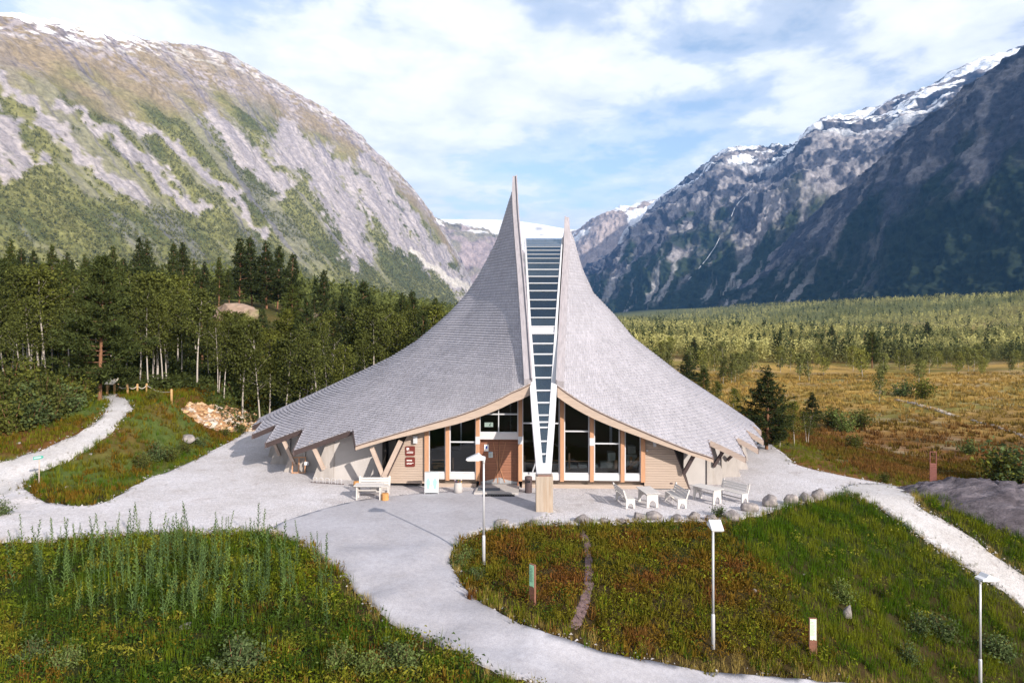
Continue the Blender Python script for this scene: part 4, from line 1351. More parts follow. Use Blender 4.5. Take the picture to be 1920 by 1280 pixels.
# ------------------------------------------------------------------ things round the forecourt
def gz(x, y): return float(ground(np.array([x]), np.array([y]))[0])


M['lampw'] = mat('lamp_white', (0.60, 0.60, 0.62), .45, .05, 4)
M['galv'] = mat('galvanised', (0.50, 0.50, 0.53), .5, .12, 12, metallic=.3)
M['benchw'] = mat('weathered_white_wood', (0.48, 0.455, 0.445), .75, .14, 4, .003, 25, stretch=(3, .6, 3))
M['rust'] = mat('rusted_steel', (0.17, 0.075, 0.05), .85, .35, 9, .003, 30)
M['brown_sign'] = mat('brown_sign', (0.125, 0.024, 0.018), .5)
M['print'] = mat('white_print', (0.78, 0.78, 0.78), .6)


def lamp_post(px, py, head_az, label, height=4.05):
    b = gpt(px, py)
    e = empty('street_lamp', (b.x, b.y, b.z - .03), head_az, label, 'street lamp', 'street lamps along the drive')
    MB().tube([(0, 0, -.3), (0, 0, 1.08), (0, 0, 1.14)], [.062, .060, .045], 12).build('pole_base', M['galv'], e, True)
    MB().tube([(0, 0, 1.10), (0, 0, height - .06)], [.043, .036], 12).build('pole', M['galv'], e, True)
    L0, L1, wd, z = -.06, .66, .19, height - .08
    mb = MB()      # wedge hood: ridge across, long slope to the tip
    prof = [(L0, z), (L0, z + .08), (L0 + .14, z + .12), (L0 + .26, z + .24), (L1, z + .03), (L1, z)]
    mb.prism([Vector((x, -wd, zz)) for x, zz in prof], [Vector((x, wd, zz)) for x, zz in prof]); mb.build('hood', M['lampw'], e, bevel=.008)
    mb = MB(); mb.span((L0 + .22, -wd + .03, z - .03), (L1 - .05, wd - .03, z)); mb.build('diffuser', mat('lamp_diffuser', (.6, .6, .6), .3), e)
    mb = MB(); mb.tube([(0, 0, height - .2), (0, 0, height - .02)], .05, 12); mb.build('collar', M['lampw'], e, True)
    return e


lamp_post(907, 1058, R(180), 'street lamp with hood over the drive in front of the entrance')
lamp_post(1337, 1215, R(-92), 'street lamp with square hood in the middle of the heather slope')
lamp_post(1838, 1292, R(12), 'street lamp beside the footpath by the grass slope')


def info_post(px, py, hpx, green, label, rz=-6):
    b = gpt(px, py); sc = F / b.y; h = hpx / sc
    e = empty('information_post', (b.x, b.y, b.z - .05), R(rz), label, 'sign post', 'information posts on the slope')
    MB().span((-.125, -.04, -.3), (.125, .04, h)).build('post', M['rust'], e, bevel=.004)
    z0 = h * .44
    ring = [(-.10, h - .02), (.10, h - .02), (.10, z0), (.07, z0 + .03), (.05, z0 + .015), (.02, z0 + .05), (-.02, z0 + .01), (-.06, z0 + .03), (-.10, z0 + .02)]
    p = MB().prism([Vector((x, -.047, z)) for x, z in ring], [Vector((x, -.041, z)) for x, z in ring]).build('panel', mat('green_panel', green, .5, .06, 8), e)
    tm = mat('panel_print', tuple(c * .35 for c in green), .6)
    for i, (z, w) in enumerate([(h - .07, .04), (h - .12, .10), (h - .17, .13)] + [(h - .22 - .034 * k, .145 - .02 * (k % 3)) for k in range(11)]):
        if z > z0 + .06: MB().box((-.085 + w / 2, -.0495, z), (w, .003, .012 if i > 2 else .018)).build('text_line', tm, p)


info_post(998.5, 1130, 76, (0.30, 0.55, 0.36), 'information post with mint panel beside the drive near the lamp', -47)
info_post(1524, 1229, 74, (0.58, 0.72, 0.56), 'information post with pale green panel low on the slope')

# trail sign
b = gpt(73, 908)
e = empty('trail_sign', (b.x, b.y, b.z), R(8), 'small turquoise arrow sign on a thin wooden post by the trail', 'trail sign')
MB().tube([(0, 0, -.2), (.02, 0, 1.42)], [.035, .03], 8).build('post', mat('grey_post', (.38, .31, .27), .85, .2, 8), e, True)
f = [Vector((x, -.045, z)) for x, z in ((-.26, 1.30), (.16, 1.36), (.25, 1.44), (.17, 1.52), (-.26, 1.45))]
ab = MB().prism(f, [q + Vector((0, .025, 0)) for q in f]).build('arrow_board', mat('turquoise', (.05, .30, .24), .5), e)
for k in range(8): MB().box((-.20 + k * .045, -.05, 1.395 + k * .006), (.022, .006, .06)).build('letter', M['print'], ab)

# rusty stele behind the rock
e = empty('steel_stele', (22.9, 40.6, gz(22.9, 40.6)), R(-14), 'tall narrow rust-red steel stele behind the bare rock', 'stele')
zt = 9.1 - (846 - 590) / F * 40.6 - e.location.z; z0 = 0
mb = MB(); mb.span((-.17, -.03, -.3), (.17, .03, zt * .72)); mb.build('plate', mat('red_rust', (.16, .060, .050), .8, .3, 9, .003, 30), e)
mb = MB(); mb.span((-.17, -.03, zt * .72), (-.13, .03, zt)); mb.span((.13, -.03, zt * .72), (.17, .03, zt)); mb.span((-.13, -.03, zt - .04), (.13, .03, zt)); mb.build('open_frame', bpy.data.materials['red_rust'], e)
for z in (zt * .70, zt * .66): MB().span((-.165, -.036, z - .012), (.165, -.031, z + .012)).build('rib', mat('pale_rust', (.26, .11, .085), .8), e)

# wall signs
for k, (y0, y1) in enumerate(((836, 854.3), (856.7, 875))):
    a, c_ = fp(760, y0, .07), fp(778, y1, .07)
    w_, h_ = c_.x - a.x, a.z - c_.z; r_ = .06
    ring = []
    for (sx_, sz_, a0) in ((1, 1, 0), (-1, 1, 90), (-1, -1, 180), (1, -1, 270)):
        for t in (0, 45, 90):
            ring.append(((a.x + c_.x) / 2 + sx_ * (w_ / 2 - r_) + r_ * math.cos(R(a0 + t)), (a.z + c_.z) / 2 + sz_ * (h_ / 2 - r_) + r_ * math.sin(R(a0 + t))))
    s_ = MB().prism([Vector((x, a.y, z)) for x, z in ring], [Vector((x, a.y + .03, z)) for x, z in ring]).build('wall_sign', M['brown_sign'])
    tag(s_, ('upper' if k == 0 else 'lower') + ' brown sign with white lettering on the boarded wall', 'sign', 'brown signs beside the windows')
    L0 = a.x + w_ * .14
    def txt(x, z, w, h, nm='letter'):
        n = max(1, int(w / (h * .75)))
        for i in range(n): MB().box((x + (i + .5) * w / n, a.y - .004, z + random.uniform(-.1, .1) * h), (w / n * .72, .006, h * random.choice((.75, 1, 1)))).build(nm, M['print'], s_)
    if k == 0:      # white portal symbol and two lines
        zt = a.z - h_ * .17; sw = w_ * .24
        mb = MB(); ring = [(L0, zt - sw), (L0, zt), (L0 + sw, zt), (L0 + sw, zt - sw), (L0 + sw * .82, zt - sw), (L0 + sw * .82, zt - sw * .45), (L0 + sw * .5, zt - sw * .45), (L0 + sw * .5, zt - sw)]
        mb.prism([Vector((x, a.y - .006, z)) for x, z in ring], [Vector((x, a.y - .001, z)) for x, z in ring]); mb.build('symbol', M['print'], s_)
        txt(L0, a.z - h_ * .58, w_ * .68, h_ * .06); txt(L0, a.z - h_ * .70, w_ * .66, h_ * .06)
    else:
        txt(L0, a.z - h_ * .33, w_ * .56, h_ * .11); txt(L0, a.z - h_ * .60, w_ * .70, h_ * .055); txt(L0, a.z - h_ * .70, w_ * .52, h_ * .055)

# sandwich board
b = gpt(808.5, 927.5)
e = empty('sandwich_board', (b.x, b.y + .25, .045), R(3), 'sandwich board with pale blue poster before the window', 'sandwich board')
for s_ in (-1, 1):
    top = Vector((0, 0, 1.05)); 
    mb = MB(); y_ = s_ * .26
    for x in (-.34, .34): mb.tube([(x, y_, 0), (x, s_ * .03, 1.07)], .016, 8)
    mb.tube([(-.34, s_ * .03, 1.07), (.34, s_ * .03, 1.07)], .016, 8); mb.tube([(-.34, s_ * .245, .08), (.34, s_ * .245, .08)], .016, 8)
    mb.build('frame', M['steel'], e)
    pm = bpy.data.materials.new('poster'); pm.use_nodes = True; nt = pm.node_tree; bs = nt.nodes['Principled BSDF']
    tc = N(nt, 'ShaderNodeTexCoord'); no = N(nt, 'ShaderNodeTexNoise'); no.inputs['Scale'].default_value = 3.2; no.inputs['Detail'].default_value = 3; nt.links.new(tc.outputs['Object'], no.inputs['Vector'])
    c_ = ramp(nt, no.outputs[0], [(.34, (.62, .60, .30)), (.44, (.45, .68, .74)), (.56, (.50, .72, .80)), (.66, (.72, .80, .78))]); nt.links.new(c_, bs.inputs['Base Color'])
    f = [Vector((x, s_ * (.03 + (.245 - .03) * (1.03 - z) / .95) + s_ * .006, z)) for x, z in ((-.32, .10), (.32, .10), (.32, 1.03), (-.32, 1.03))]
    p_ = MB().prism(f, [q - Vector((0, s_ * .012, 0)) for q in f]).build('poster', pm, e)
    if s_ == -1:
        gm_ = mat('poster_shape', (.24, .38, .37), .6)
        def py_(z): return -(.03 + (.245 - .03) * (1.03 - z) / .95) - .012
        for cx in (-.17, .17):
            mb = MB()
            ring = [(cx + .10 * math.cos(t) * (1 + .12 * math.sin(3 * t)), .50 + .27 * math.sin(t)) for t in np.linspace(0, 2 * math.pi, 15)[:-1]]
            f = [Vector((x, py_(z), z)) for x, z in ring]; mb.prism(f, [q + Vector((0, .006, 0)) for q in f]); mb.build('printed_shape', gm_, p_)
        f = [Vector((x, py_(z), z)) for x, z in ((-.31, .11), (.31, .11), (.31, .22), (-.31, .22))]; MB().prism(f, [q + Vector((0, .005, 0)) for q in f]).build('white_strip', M['print'], p_)
# flower pot
b = gpt(858.5, 926)
e = empty('flower_pot', (b.x, b.y + .2, .04), 0, 'round concrete pot of mixed flowers by the entrance', 'flower pot')
prof = [(0, .20), (.02, .235), (.25, .225), (.50, .18), (.52, .165), (.46, .15)]
vs_, fs_ = [], []
for z, r_ in prof:
    for k in range(18): vs_.append((r_ * math.cos(k * math.pi / 9), r_ * math.sin(k * math.pi / 9), z))
for i in range(len(prof) - 1):
    for k in range(18): fs_.append((i * 18 + k, i * 18 + (k + 1) % 18, (i + 1) * 18 + (k + 1) % 18, (i + 1) * 18 + k))
fs_.append(tuple(range(len(vs_) - 18, len(vs_))))
mb = MB(); mb.add(vs_, fs_); mb.build('pot', M['smooth'], e, True)
fm = [leaf_mat('petal_%s' % n_, c_, .2, .2, obj_var=0) for n_, c_ in (('yellow', (.6, .38, .05)), ('pink', (.55, .12, .2)), ('white', (.7, .66, .66)), ('violet', (.2, .1, .3)), ('green', (.05, .11, .03)))]
for k, m_ in enumerate(fm):
    mb = MB()
    for i in range(9 if k < 4 else 40):
        a_ = random.uniform(0, 6.28); r_ = random.uniform(0, .17); c_ = Vector((r_ * math.cos(a_), r_ * math.sin(a_), .54 + random.uniform(0, .12) * (1 - r_ * 2)))
        rt = Matrix.Rotation(random.uniform(0, 6), 3, 'Z') @ Matrix.Rotation(random.uniform(-.9, .9), 3, 'X'); s_ = random.uniform(.03, .05)
        mb.add([c_ + rt @ Vector(v) for v in ((-s_, 0, 0), (0, -s_, .01), (s_, 0, 0), (0, s_, .01))], [(0, 1, 2, 3)])
    o = mb.build('blossom' if k < 4 else 'foliage', m_, e); tag(o, kind='stuff')
# litter bin
b = gpt(991, 926)
e = empty('litter_bin', (b.x, b.y + .18, .03), 0, 'dark brown cylindrical litter bin beside the entrance step', 'litter bin')
bm_ = mat('bin_brown', (.085, .06, .062), .6, .2, 8)
MB().tube([(0, 0, 0), (0, 0, .72)], .165, 20).build('body', mat('bin_inner', (.03, .025, .028), .7), e, True)
for k in range(20):
    a_ = k * math.pi / 10; MB().box((.175 * math.cos(a_), .175 * math.sin(a_), .35), (.016, .042, .66), Matrix.Rotation(a_, 3, 'Z')).build('slat', bm_, e)
MB().tube([(0, 0, .66), (0, 0, .80), (0, 0, .83)], [.19, .19, .17], 20).build('lid', bm_, e, True)
MB().box((0, -.186, .60), (.17, .03, .09)).build('slot', mat('bin_slot', (.008, .008, .01), .9), e)


# benches and tables
def end_ring(w, h, arch_w, arch_h):
    x0 = (w - arch_w) / 2
    pts = [(0, 0), (x0, 0)]
    for t in np.linspace(math.pi, 0, 9): pts.append((w / 2 + arch_w / 2 * math.cos(t), arch_h * .35 + arch_h * .65 * math.sin(t)))
    return pts + [(w - x0, 0), (w, 0), (w * .96, h), (w * .04, h)]


def make_bench(loc, rz, L, label):
    e = empty('garden_bench', loc, rz, label, 'bench', 'white garden benches')
    for y in (0, L):
        mb = MB(); r_ = end_ring(.46, .43, .26, .24)
        mb.prism([Vector((x, y - .03, z)) for x, z in r_], [Vector((x, y + .03, z)) for x, z in r_]); mb.build('end_panel', M['benchw'], e)
        MB().beam((.04, y, .40), (-.12, y, .88), .06, .09, (0, 1, 0)).build('back_post', M['benchw'], e)
    for i in range(4): MB().span((.05 + i * .105, -.03, .432), (.14 + i * .105, L + .03, .457)).build('seat_slat', M['benchw'], e)
    for i in range(3):
        z = .55 + i * .115; x = .04 - (z - .40) * .333
        MB().box((x + .045, L / 2, z), (.024, L - .062, .092), Matrix.Rotation(-.32, 3, 'Y')).build('back_slat', M['benchw'], e)
    MB().span((.2, .031, .14), (.23, L - .031, .2)).build('stretcher', M['benchw'], e)
    return e


def make_table(loc, rz, L, label, W_=.72):
    e = empty('garden_table', loc, rz, label, 'table', 'white garden tables')
    for y in (.14, L - .14):
        mb = MB(); r_ = [(x + W_ / 2 - .29, z) for x, z in end_ring(.58, .67, .32, .34)]
        mb.prism([Vector((x, y - .03, z)) for x, z in r_], [Vector((x, y + .03, z)) for x, z in r_]); mb.build('end_panel', M['benchw'], e)
    n = 5; w = W_ / n
    for i in range(n): MB().span((i * w + .004, 0, .675), ((i + 1) * w - .004, L, .705)).build('top_board', M['benchw'], e)
    MB().span((W_ / 2 - .05, .171, .40), (W_ / 2 + .05, L - .171, .44)).build('stretcher', M['benchw'], e)
    return e


# left set: bench with its back to the hall, table in front (long side to the viewer)
q = gpt(679, 931)
make_bench((q.x + 1.62, q.y + .45, .02), R(90), 1.5, 'white bench with back to the concrete wall, left of the entrance') .rotation_euler = (0, 0, R(90))
HB = bpy.data.objects['garden_bench']; HB.location = (-6.15, 37.72, .02); HB.rotation_euler = (0, 0, R(-90)); HB.location = (-7.72, 37.9, .02)
T = make_table((-7.75, 37.2, .03), R(-90), 1.42, 'white table in front of the bench left of the entrance')
# right sets
a1 = R(9)
make_bench((5.33, 35.0, .02), a1, 1.6, 'white bench facing the table, nearest to the concrete pillar')
make_table((6.28, 34.98, .02), a1, 1.5, 'white table between two facing benches')
bb = make_bench((7.95, 36.62, .02), a1 + R(180), 1.6, 'white bench between the two white tables right of the pillar')
a2 = R(34)
make_table((9.62, 35.55, .02), a2, 1.5, 'white table farthest from the entrance beside a single bench')
make_bench((10.55, 37.45, .02), a2 + R(180), 1.55, 'white bench farthest right on the gravel')
# log blocks
lm = mat('sawn_pine', (.44, .22, .08), .7, .25, 4, .004, 12)
for (px, py, s_, rz, lb) in ((721, 940, .36, 35, 'orange sawn log block on the asphalt beside the table'), (667, 914, .30, 10, 'orange sawn log block lying by the wall behind the table')):
    q = gpt(px, py); mb = MB(); mb.tube([(0, 0, 0), (0, 0, s_ * .95)], [s_ * .52, s_ * .5], 9); o = mb.build('log_block', lm, bevel=.015); o.location = (q.x, q.y + s_ * .4, .03); o.rotation_euler = (0, 0, R(rz)); tag(o, lb, 'log', 'sawn log blocks')
# ash stand by the right wall
q = gpt(1258, 917); e = empty('ash_stand', (q.x, q.y, 0), 0, 'small dark capped ash stand against the right boarded wall', 'ash stand')
MB().tube([(0, 0, 0), (0, 0, .30)], .09, 12).build('stand', M['galv'], e, True); MB().tube([(0, 0, .30), (0, 0, .36), (0, 0, .385)], [.14, .14, .1], 14).build('cap', bm_, e, True)
# bicycle stand
q0, q1 = gpt(583, 905), gpt(645, 909)
e = empty('bicycle_rack', (q0.x, q0.y, .01), math.atan2(q1.y - q0.y, q1.x - q0.x), 'low metal bicycle rack of hoops at the foot of the concrete wall', 'bicycle rack')
L = math.dist(q0[:2], q1[:2]); MB().tube([(0, 0, .04), (L, 0, .04)], .025, 6).build('rail', mat('rack_dark', (.12, .09, .09), .6), e)
for k in range(5):
    x = .15 + k * (L - .5) / 4; pts = [(x, -.05, .04)] + [(x + .12 - .12 * math.cos(t), -.05, .24 + .08 * math.sin(t)) for t in np.linspace(0, math.pi, 7)] + [(x + .24, -.05, .04)]
    MB().tube(pts, .015, 6).build('hoop', M['galv'], e)
# old window frame leaning on the buttress, and a pale box
q = P(547, 887, 42.85); e = empty('window_frame', (q.x, q.y - .02, .02), R(6), 'orange wooden window frame leaning against the concrete buttress', 'window frame'); e.rotation_euler = (R(-12), 0, R(4))
for lo_, hi_ in (((0, -.03, 0), (.06, .03, .92)), ((.72, -.03, 0), (.78, .03, .92)), ((.06, -.03, 0), (.72, .03, .06)), ((.06, -.03, .86), (.72, .03, .92)), ((.35, -.025, .06), (.43, .025, .86))): MB().span(lo_, hi_).build('bar', M['post'], e)
o = MB().box((0, 0, 0), (.26, .2, .2)).build('meter_box', M['white'], bevel=.01); q = P(575, 869, 43.0); o.location = q; o.rotation_euler = (R(-20), 0, R(12)); tag(o, 'small pale box fixed on the shaded concrete wall', 'box')

# ------------------------------------------------------------------ rocks
def rock_mesh(seed, n=2, rough=.22, flat=.7):
    bm = bmesh.new(); bmesh.ops.create_icosphere(bm, subdivisions=n + 1, radius=1)
    r = random.Random(seed); pl = [(Vector((r.uniform(-1, 1), r.uniform(-1, 1), r.uniform(-.6, 1))).normalized(), r.uniform(.55, .85)) for _ in range(9)]
    off = r.uniform(0, 100)
    for v in bm.verts:
        d = v.co.normalized(); L = 1
        for n_, k in pl:
            dt = d.dot(n_)
            if dt > k: L = min(L, k / dt)
        nz = float(fbm(np.array([d.x * 2 + off]), np.array([d.y * 2 + d.z * 1.7]), 3, seed)[0]) - .5
        v.co = d * L * (1 + nz * rough)
    me = bpy.data.meshes.new('rock'); bm.to_mesh(me); bm.free()
    return me


M['granite'] = mat('granite', (.20, .18, .185), .9, .35, 1.6, .05, 5, col2=(.30, .265, .255), c2scale=.8, c2range=(.42, .62), spec=.15)
ROCKS = [rock_mesh(s) for s in range(6)]
for me in ROCKS: me.materials.append(M['granite']); me.polygons.foreach_set('use_smooth', [True] * len(me.polygons))
M['outcrop'] = mat('bare_rock', (.125, .108, .128), .9, .55, 1.1, .6, 1.8, stretch=(.6, 1.6, 2), col2=(.20, .178, .205), c2scale=.8, c2range=(.45, .65), spec=.15)


def rock(px, py, wpx, hpx, label, k, name='boulder', cat='boulder', group='boulders edging the gravel', sink=.3):
    q = gpt(px, py); sc = F / q.y
    o = bpy.data.objects.new(name, ROCKS[k % 6]); link(o)
    w, h = wpx / sc * .92, hpx / sc * .78
    o.scale = (w / 2, w / 2 * random.uniform(.7, .9), h * .62); o.location = (q.x, q.y + w * .3, q.z + h * .62 * (1 - sink) - .05); o.rotation_euler = (random.uniform(-.15, .15), random.uniform(-.15, .15), random.uniform(0, 6))
    return tag(o, label, cat, group)


RW = [(936, 986, 44, 13, 'first boulder of the row, flat, nearest to the drive'), (1000, 984, 38, 12, 'low boulder below the concrete pillar'), (1048, 985, 30, 9, 'small low stone just right of the pillar'), (1095, 982, 44, 23, 'rounded boulder above the trodden track'), (1133, 980, 32, 12, 'low stone right after the track boulder'),
      (1166, 979, 28, 11, 'small stone below the left bench pair'), (1200, 975, 30, 20, 'dark rounded boulder below the facing benches'), (1228, 974, 46, 22, 'broad flat boulder right of the dark one'), (1270, 976, 38, 13, 'low pale stone in mid row'), (1304, 974, 30, 21, 'boulder below the single bench table'),
      (1338, 977, 32, 17, 'boulder half hidden by a small bush'), (1374, 976, 44, 26, 'big pale boulder in the grass'), (1409, 960, 38, 26, 'pale boulder behind the big pale one'), (1448, 952, 42, 33, 'large grey rounded boulder'), (1486, 948, 33, 30, 'pointed pale boulder right of the grey one'), (1514, 941, 34, 24, 'low pale boulder before the last one'), (1541, 937, 36, 27, 'last reddish boulder of the row beside the footpath')]
for k, (px, py, w, h, lb) in enumerate(RW): rock(px, py, w, h, lb, k)
for k, (px, py, w, h, lb) in enumerate([(345, 829, 38, 20, 'pale boulder in the heather below the trail'), (367, 830, 16, 16, 'small round boulder beside the pale one in the heather'), (1593, 1160, 22, 36, 'pale upright stone in the grass slope'), (1415, 1108, 16, 9, 'little reddish stone in the heather slope'), (1508, 1078, 12, 7, 'white pebble at the edge of heather and grass'),
                                        (33, 832, 12, 7, 'white stone in the verge above the trail'), (170, 853, 14, 7, 'pale flat stone in the heather by the trail'), (345, 1178, 34, 14, 'pale broken stone among the willowherb'), (66, 900, 10, 5, 'tiny pale stone near the trail sign'), (123, 915, 10, 9, 'small buff stone below the trail sign')]):
    rock(px, py, w, h, lb, k + 2, 'stone', 'stone', 'stones in the heather', .4)

# bare rock hump beside the footpath
nu_, nv_ = 120, 50
U, V_ = np.meshgrid(np.linspace(0, 1, nu_), np.linspace(0, 1, nv_))
cx_ = 19.6 + 15 * U; cw = 1.0 + 2.4 * sstep(0, .35, U) ; cyc = 39.0 - 1.0 * U
tt_ = (V_ - .5) * 2
X = cx_ + (fbm(U * 9, V_ * 4, 3, 301) - .5) * .7; Y = cyc + tt_ * cw * 1.15 + (fbm(U * 7, V_ * 3, 3, 302) - .5) * .5
g0 = ground(X, Y)
prof = np.clip(1 - np.abs(tt_) ** 2.2, 0, 1) ** .7
hh = (0.25 + 1.45 * sstep(0, .30, U)) * sstep(1.0, .86, U)
Z = g0 * (1 - prof) + (g0 * .25 + (-.55)) * prof * 1.0 + prof * hh * .58 + prof * ((ridged(X / 2.2 + Y / 5, Y / 1.1, 4, 303) - .5) * .75 - .16 * sstep(.93, .985, ridged(X / 1.9 - Y / 2.5, Y / 4, 1, 309)) + (fbm(X / .7, Y / .5, 3, 304) - .5) * .18)
Z = np.where((V_ == 0) | (V_ == 1) | (U == 0) | (U == 1), g0 - .4, Z)
o = npobj('bare_rock', np.stack([X.ravel(), Y.ravel(), Z.ravel()], 1), grid_faces(nu_, nv_), M['outcrop'], smooth=True); tag(o, 'long hump of bare grey-violet rock beside the footpath', 'rock')
# rock knolls in the wood
M['knoll'] = mat('pink_rock', (.27, .195, .155), .9, .35, .6, .08, 1.6, col2=(.12, .13, .04), c2scale=.35, c2range=(.50, .62), spec=.1)
KN = rock_mesh(77, 3, .5)
KN.materials.append(M['knoll'])
for (px, py, Y, sx_, sy_, sz_, lb) in ((442, 590, 104, 4.0, 3.6, 1.7, 'pinkish rock knoll under the tall pines'), (612, 592, 112, 2.8, 2.4, .9, 'pinkish rock knoll between the pines left of the roof')):
    o = bpy.data.objects.new('rock_knoll', KN); link(o); q = P(px, py, Y); o.location = (q.x, Y, q.z - .3); o.scale = (sx_, sy_, sz_); o.rotation_euler = (0, 0, random.uniform(0, 6)); tag(o, lb, 'rock', 'rock knolls in the wood')

# raw soil bank behind the hall's left corner
BANK = smooth_poly(gpoly([(338, 768), (356, 757), (400, 759), (452, 768), (500, 784), (500, 806), (455, 808), (408, 808), (380, 797), (352, 780)]), 2, .15, 9)
M['bank'] = mat('raw_soil', (.36, .20, .10), 1, .4, 1.5, .08, 6, col2=(.42, .33, .27), c2scale=.7, c2range=(.4, .6), spec=.05)
sheet('soil_bank', BANK, .05, M['bank'], 'raw orange soil bank cut into the mound', .3)


def scatter_rocks(name, n, poly, smin, smax, cols, label, seed):
    r = np.random.default_rng(seed); lo, hi = poly.min(0), poly.max(0)
    x = r.uniform(lo[0], hi[0], n * 3); y = r.uniform(lo[1], hi[1], n * 3); k = inside(poly, x, y); x, y = x[k][:n], y[k][:n]; n = len(x)
    oc = np.array([(1, 0, 0), (-1, 0, 0), (0, 1, 0), (0, -1, 0), (0, 0, 1), (0, 0, -1), (.7, .7, .5), (-.7, .6, .6)], float); fc = np.array([(0, 6, 4), (6, 2, 4), (2, 7, 4), (7, 1, 4), (1, 3, 4), (3, 0, 4), (0, 2, 6), (2, 1, 7), (0, 5, 2), (2, 5, 1), (1, 5, 3), (3, 5, 0)])
    s = smin + (smax - smin) * r.random(n) ** 3
    V = oc[None] * s[:, None, None] * r.uniform(.6, 1.3, (n, 8, 1)); a = r.uniform(0, 6.28, n); ca, sa = np.cos(a)[:, None], np.sin(a)[:, None]
    V = np.stack([V[..., 0] * ca - V[..., 1] * sa, V[..., 0] * sa + V[..., 1] * ca, V[..., 2] * .7], -1) + np.stack([x, y, ground(x, y) + .05], 1)[:, None]
    c = np.array(cols)[r.integers(0, len(cols), n)] * r.uniform(.75, 1.25, (n, 1)); c = np.repeat(c, 8, 0)
    o = npobj(name, V.reshape(-1, 3), (fc[None] + (np.arange(n) * 8)[:, None, None]).reshape(-1, 3), M['tint'], col=c)
    return tag(o, label, kind='stuff')


M['tint'] = mat('tinted_stone', (1, 1, 1), .95, .15, 3, tint=True, spec=.1)
scatter_rocks('rubble', 700, BANK, .06, .34, [(.45, .30, .18), (.42, .26, .14), (.46, .39, .33), (.30, .17, .09)], 'broken stones on the raw soil bank', 5)
# rope fence
fm_ = mat('fence_post', (.38, .23, .10), .7, .2, 6); prev = None
FP = [(201, 741, 13), (214.5, 739, 18), (221, 737, 18), (239, 738, 18), (257.5, 738, 18), (275, 737, 17), (321.5, 755, 26)]
for k, (px, py, h) in enumerate(FP):
    q = gpt(px, py); sc = F / q.y; hh_ = max(.75, h / sc)
    nm_ = ['first short', 'second', 'third', 'fourth', 'fifth', 'sixth', 'last and nearest']
    e = empty('fence_post', (q.x, q.y, q.z), 0, nm_[k] + ' orange post of the rope fence above the trail', 'fence post', 'posts of the rope fence')
    MB().tube([(0, 0, -.2), (0, 0, hh_ - .04), (0, 0, hh_)], [.085, .08, .05], 9).build('shaft', fm_, e, True)
    top = Vector((q.x, q.y, q.z + hh_ * .8))
    if prev is not None and k > 2: 
        pts = [prev.lerp(top, t) - Vector((0, 0, .22 * math.sin(math.pi * t))) for t in np.linspace(0, 1, 9)]
        o = MB().tube(pts, .028, 6).build('rope', mat('rope', (.5, .44, .38), .9)); tag(o, 'slack rope between the %s and %s fence posts' % (nm_[k - 1].split()[0], nm_[k].split()[0]), 'rope', 'ropes of the fence')
    prev = top
q = gpt(210, 737); e = empty('info_lectern', (q.x, q.y, q.z), R(-25), 'slanted wooden information board among the birches at the trail end', 'information board')
for x in (-.35, .35): MB().beam((x, 0, -.2), (x, 0, .75), .08, .08).build('leg', fm_, e)
mb = MB(); mb.box((0, 0, .95), (1.0, .05, .75), Matrix.Rotation(R(-48), 3, 'X')); mb.build('board', mat('pale_board', (.55, .48, .38), .7, .2, 6), e)
# ------------------------------------------------------------------ trees
M['needle'] = leaf_mat('pine_needles', (.036, .047, .018), .45, .10, obj_var=.3)
M['birch'] = leaf_mat('birch_leaves', (.074, .084, .023), .5, .24, obj_var=.3)
M['birchl'] = leaf_mat('birch_leaves_pale', (.150, .158, .052), .45, .3, obj_var=.3)
M['willow'] = leaf_mat('willow_leaves', (.085, .115, .045), .45, .25, obj_var=.25)
M['pbark'] = mat('pine_bark', (.185, .092, .052), .95, .4, 3, .02, 12, stretch=(2, 2, .6))
M['bbark'] = mat('birch_bark', (.34, .30, .27), .8, .2, 3, .005, 12, col2=(.06, .05, .045), c2scale=1.6, c2range=(.56, .66), stretch=(1, 1, 3.5))


def trunk_arr(r, h, r0, bend, n=9, sides=6):
    t = np.linspace(0, 1, n); a = r.uniform(0, 6.28); b = r.uniform(0, 6.28)
    cx = bend * (np.sin(t * 2.4 + a) - math.sin(a)) ; cyy = bend * (np.sin(t * 2.1 + b) - math.sin(b))
    rad = r0 * (1 - t) ** .8 + .012
    k = np.arange(sides) * 2 * math.pi / sides
    V = np.stack([cx[:, None] + rad[:, None] * np.cos(k), cyy[:, None] + rad[:, None] * np.sin(k), np.repeat((t * h)[:, None], sides, 1)], -1).reshape(-1, 3)
    f = []
    for i in range(n - 1):
        for j in range(sides): f.append((i * sides + j, i * sides + (j + 1) % sides, (i + 1) * sides + (j + 1) % sides, (i + 1) * sides + j))
    def at(z): return np.array([np.interp(z, t * h, cx), np.interp(z, t * h, cyy), z])
    return V, np.array(f), at


def limb(a, b, r0, r1):
    a, b = np.asarray(a), np.asarray(b); d = b - a; d = d / (np.linalg.norm(d) + 1e-9)
    s = np.cross(d, (0, 0, 1.0)); s = s / (np.linalg.norm(s) + 1e-6); u = np.cross(s, d)
    V = [p + rr * (s * math.cos(k) + u * math.sin(k)) for p, rr in ((a, r0), (b, r1)) for k in (0, 2.09, 4.19)]
    return np.array(V), np.array([(0, 1, 4, 3), (1, 2, 5, 4), (2, 0, 3, 5)])


def join(parts):
    Vs, Fs, n = [], [], 0
    for V, f in parts: Vs.append(V); Fs.append(f + n); n += len(V)
    return np.concatenate(Vs), np.concatenate(Fs)


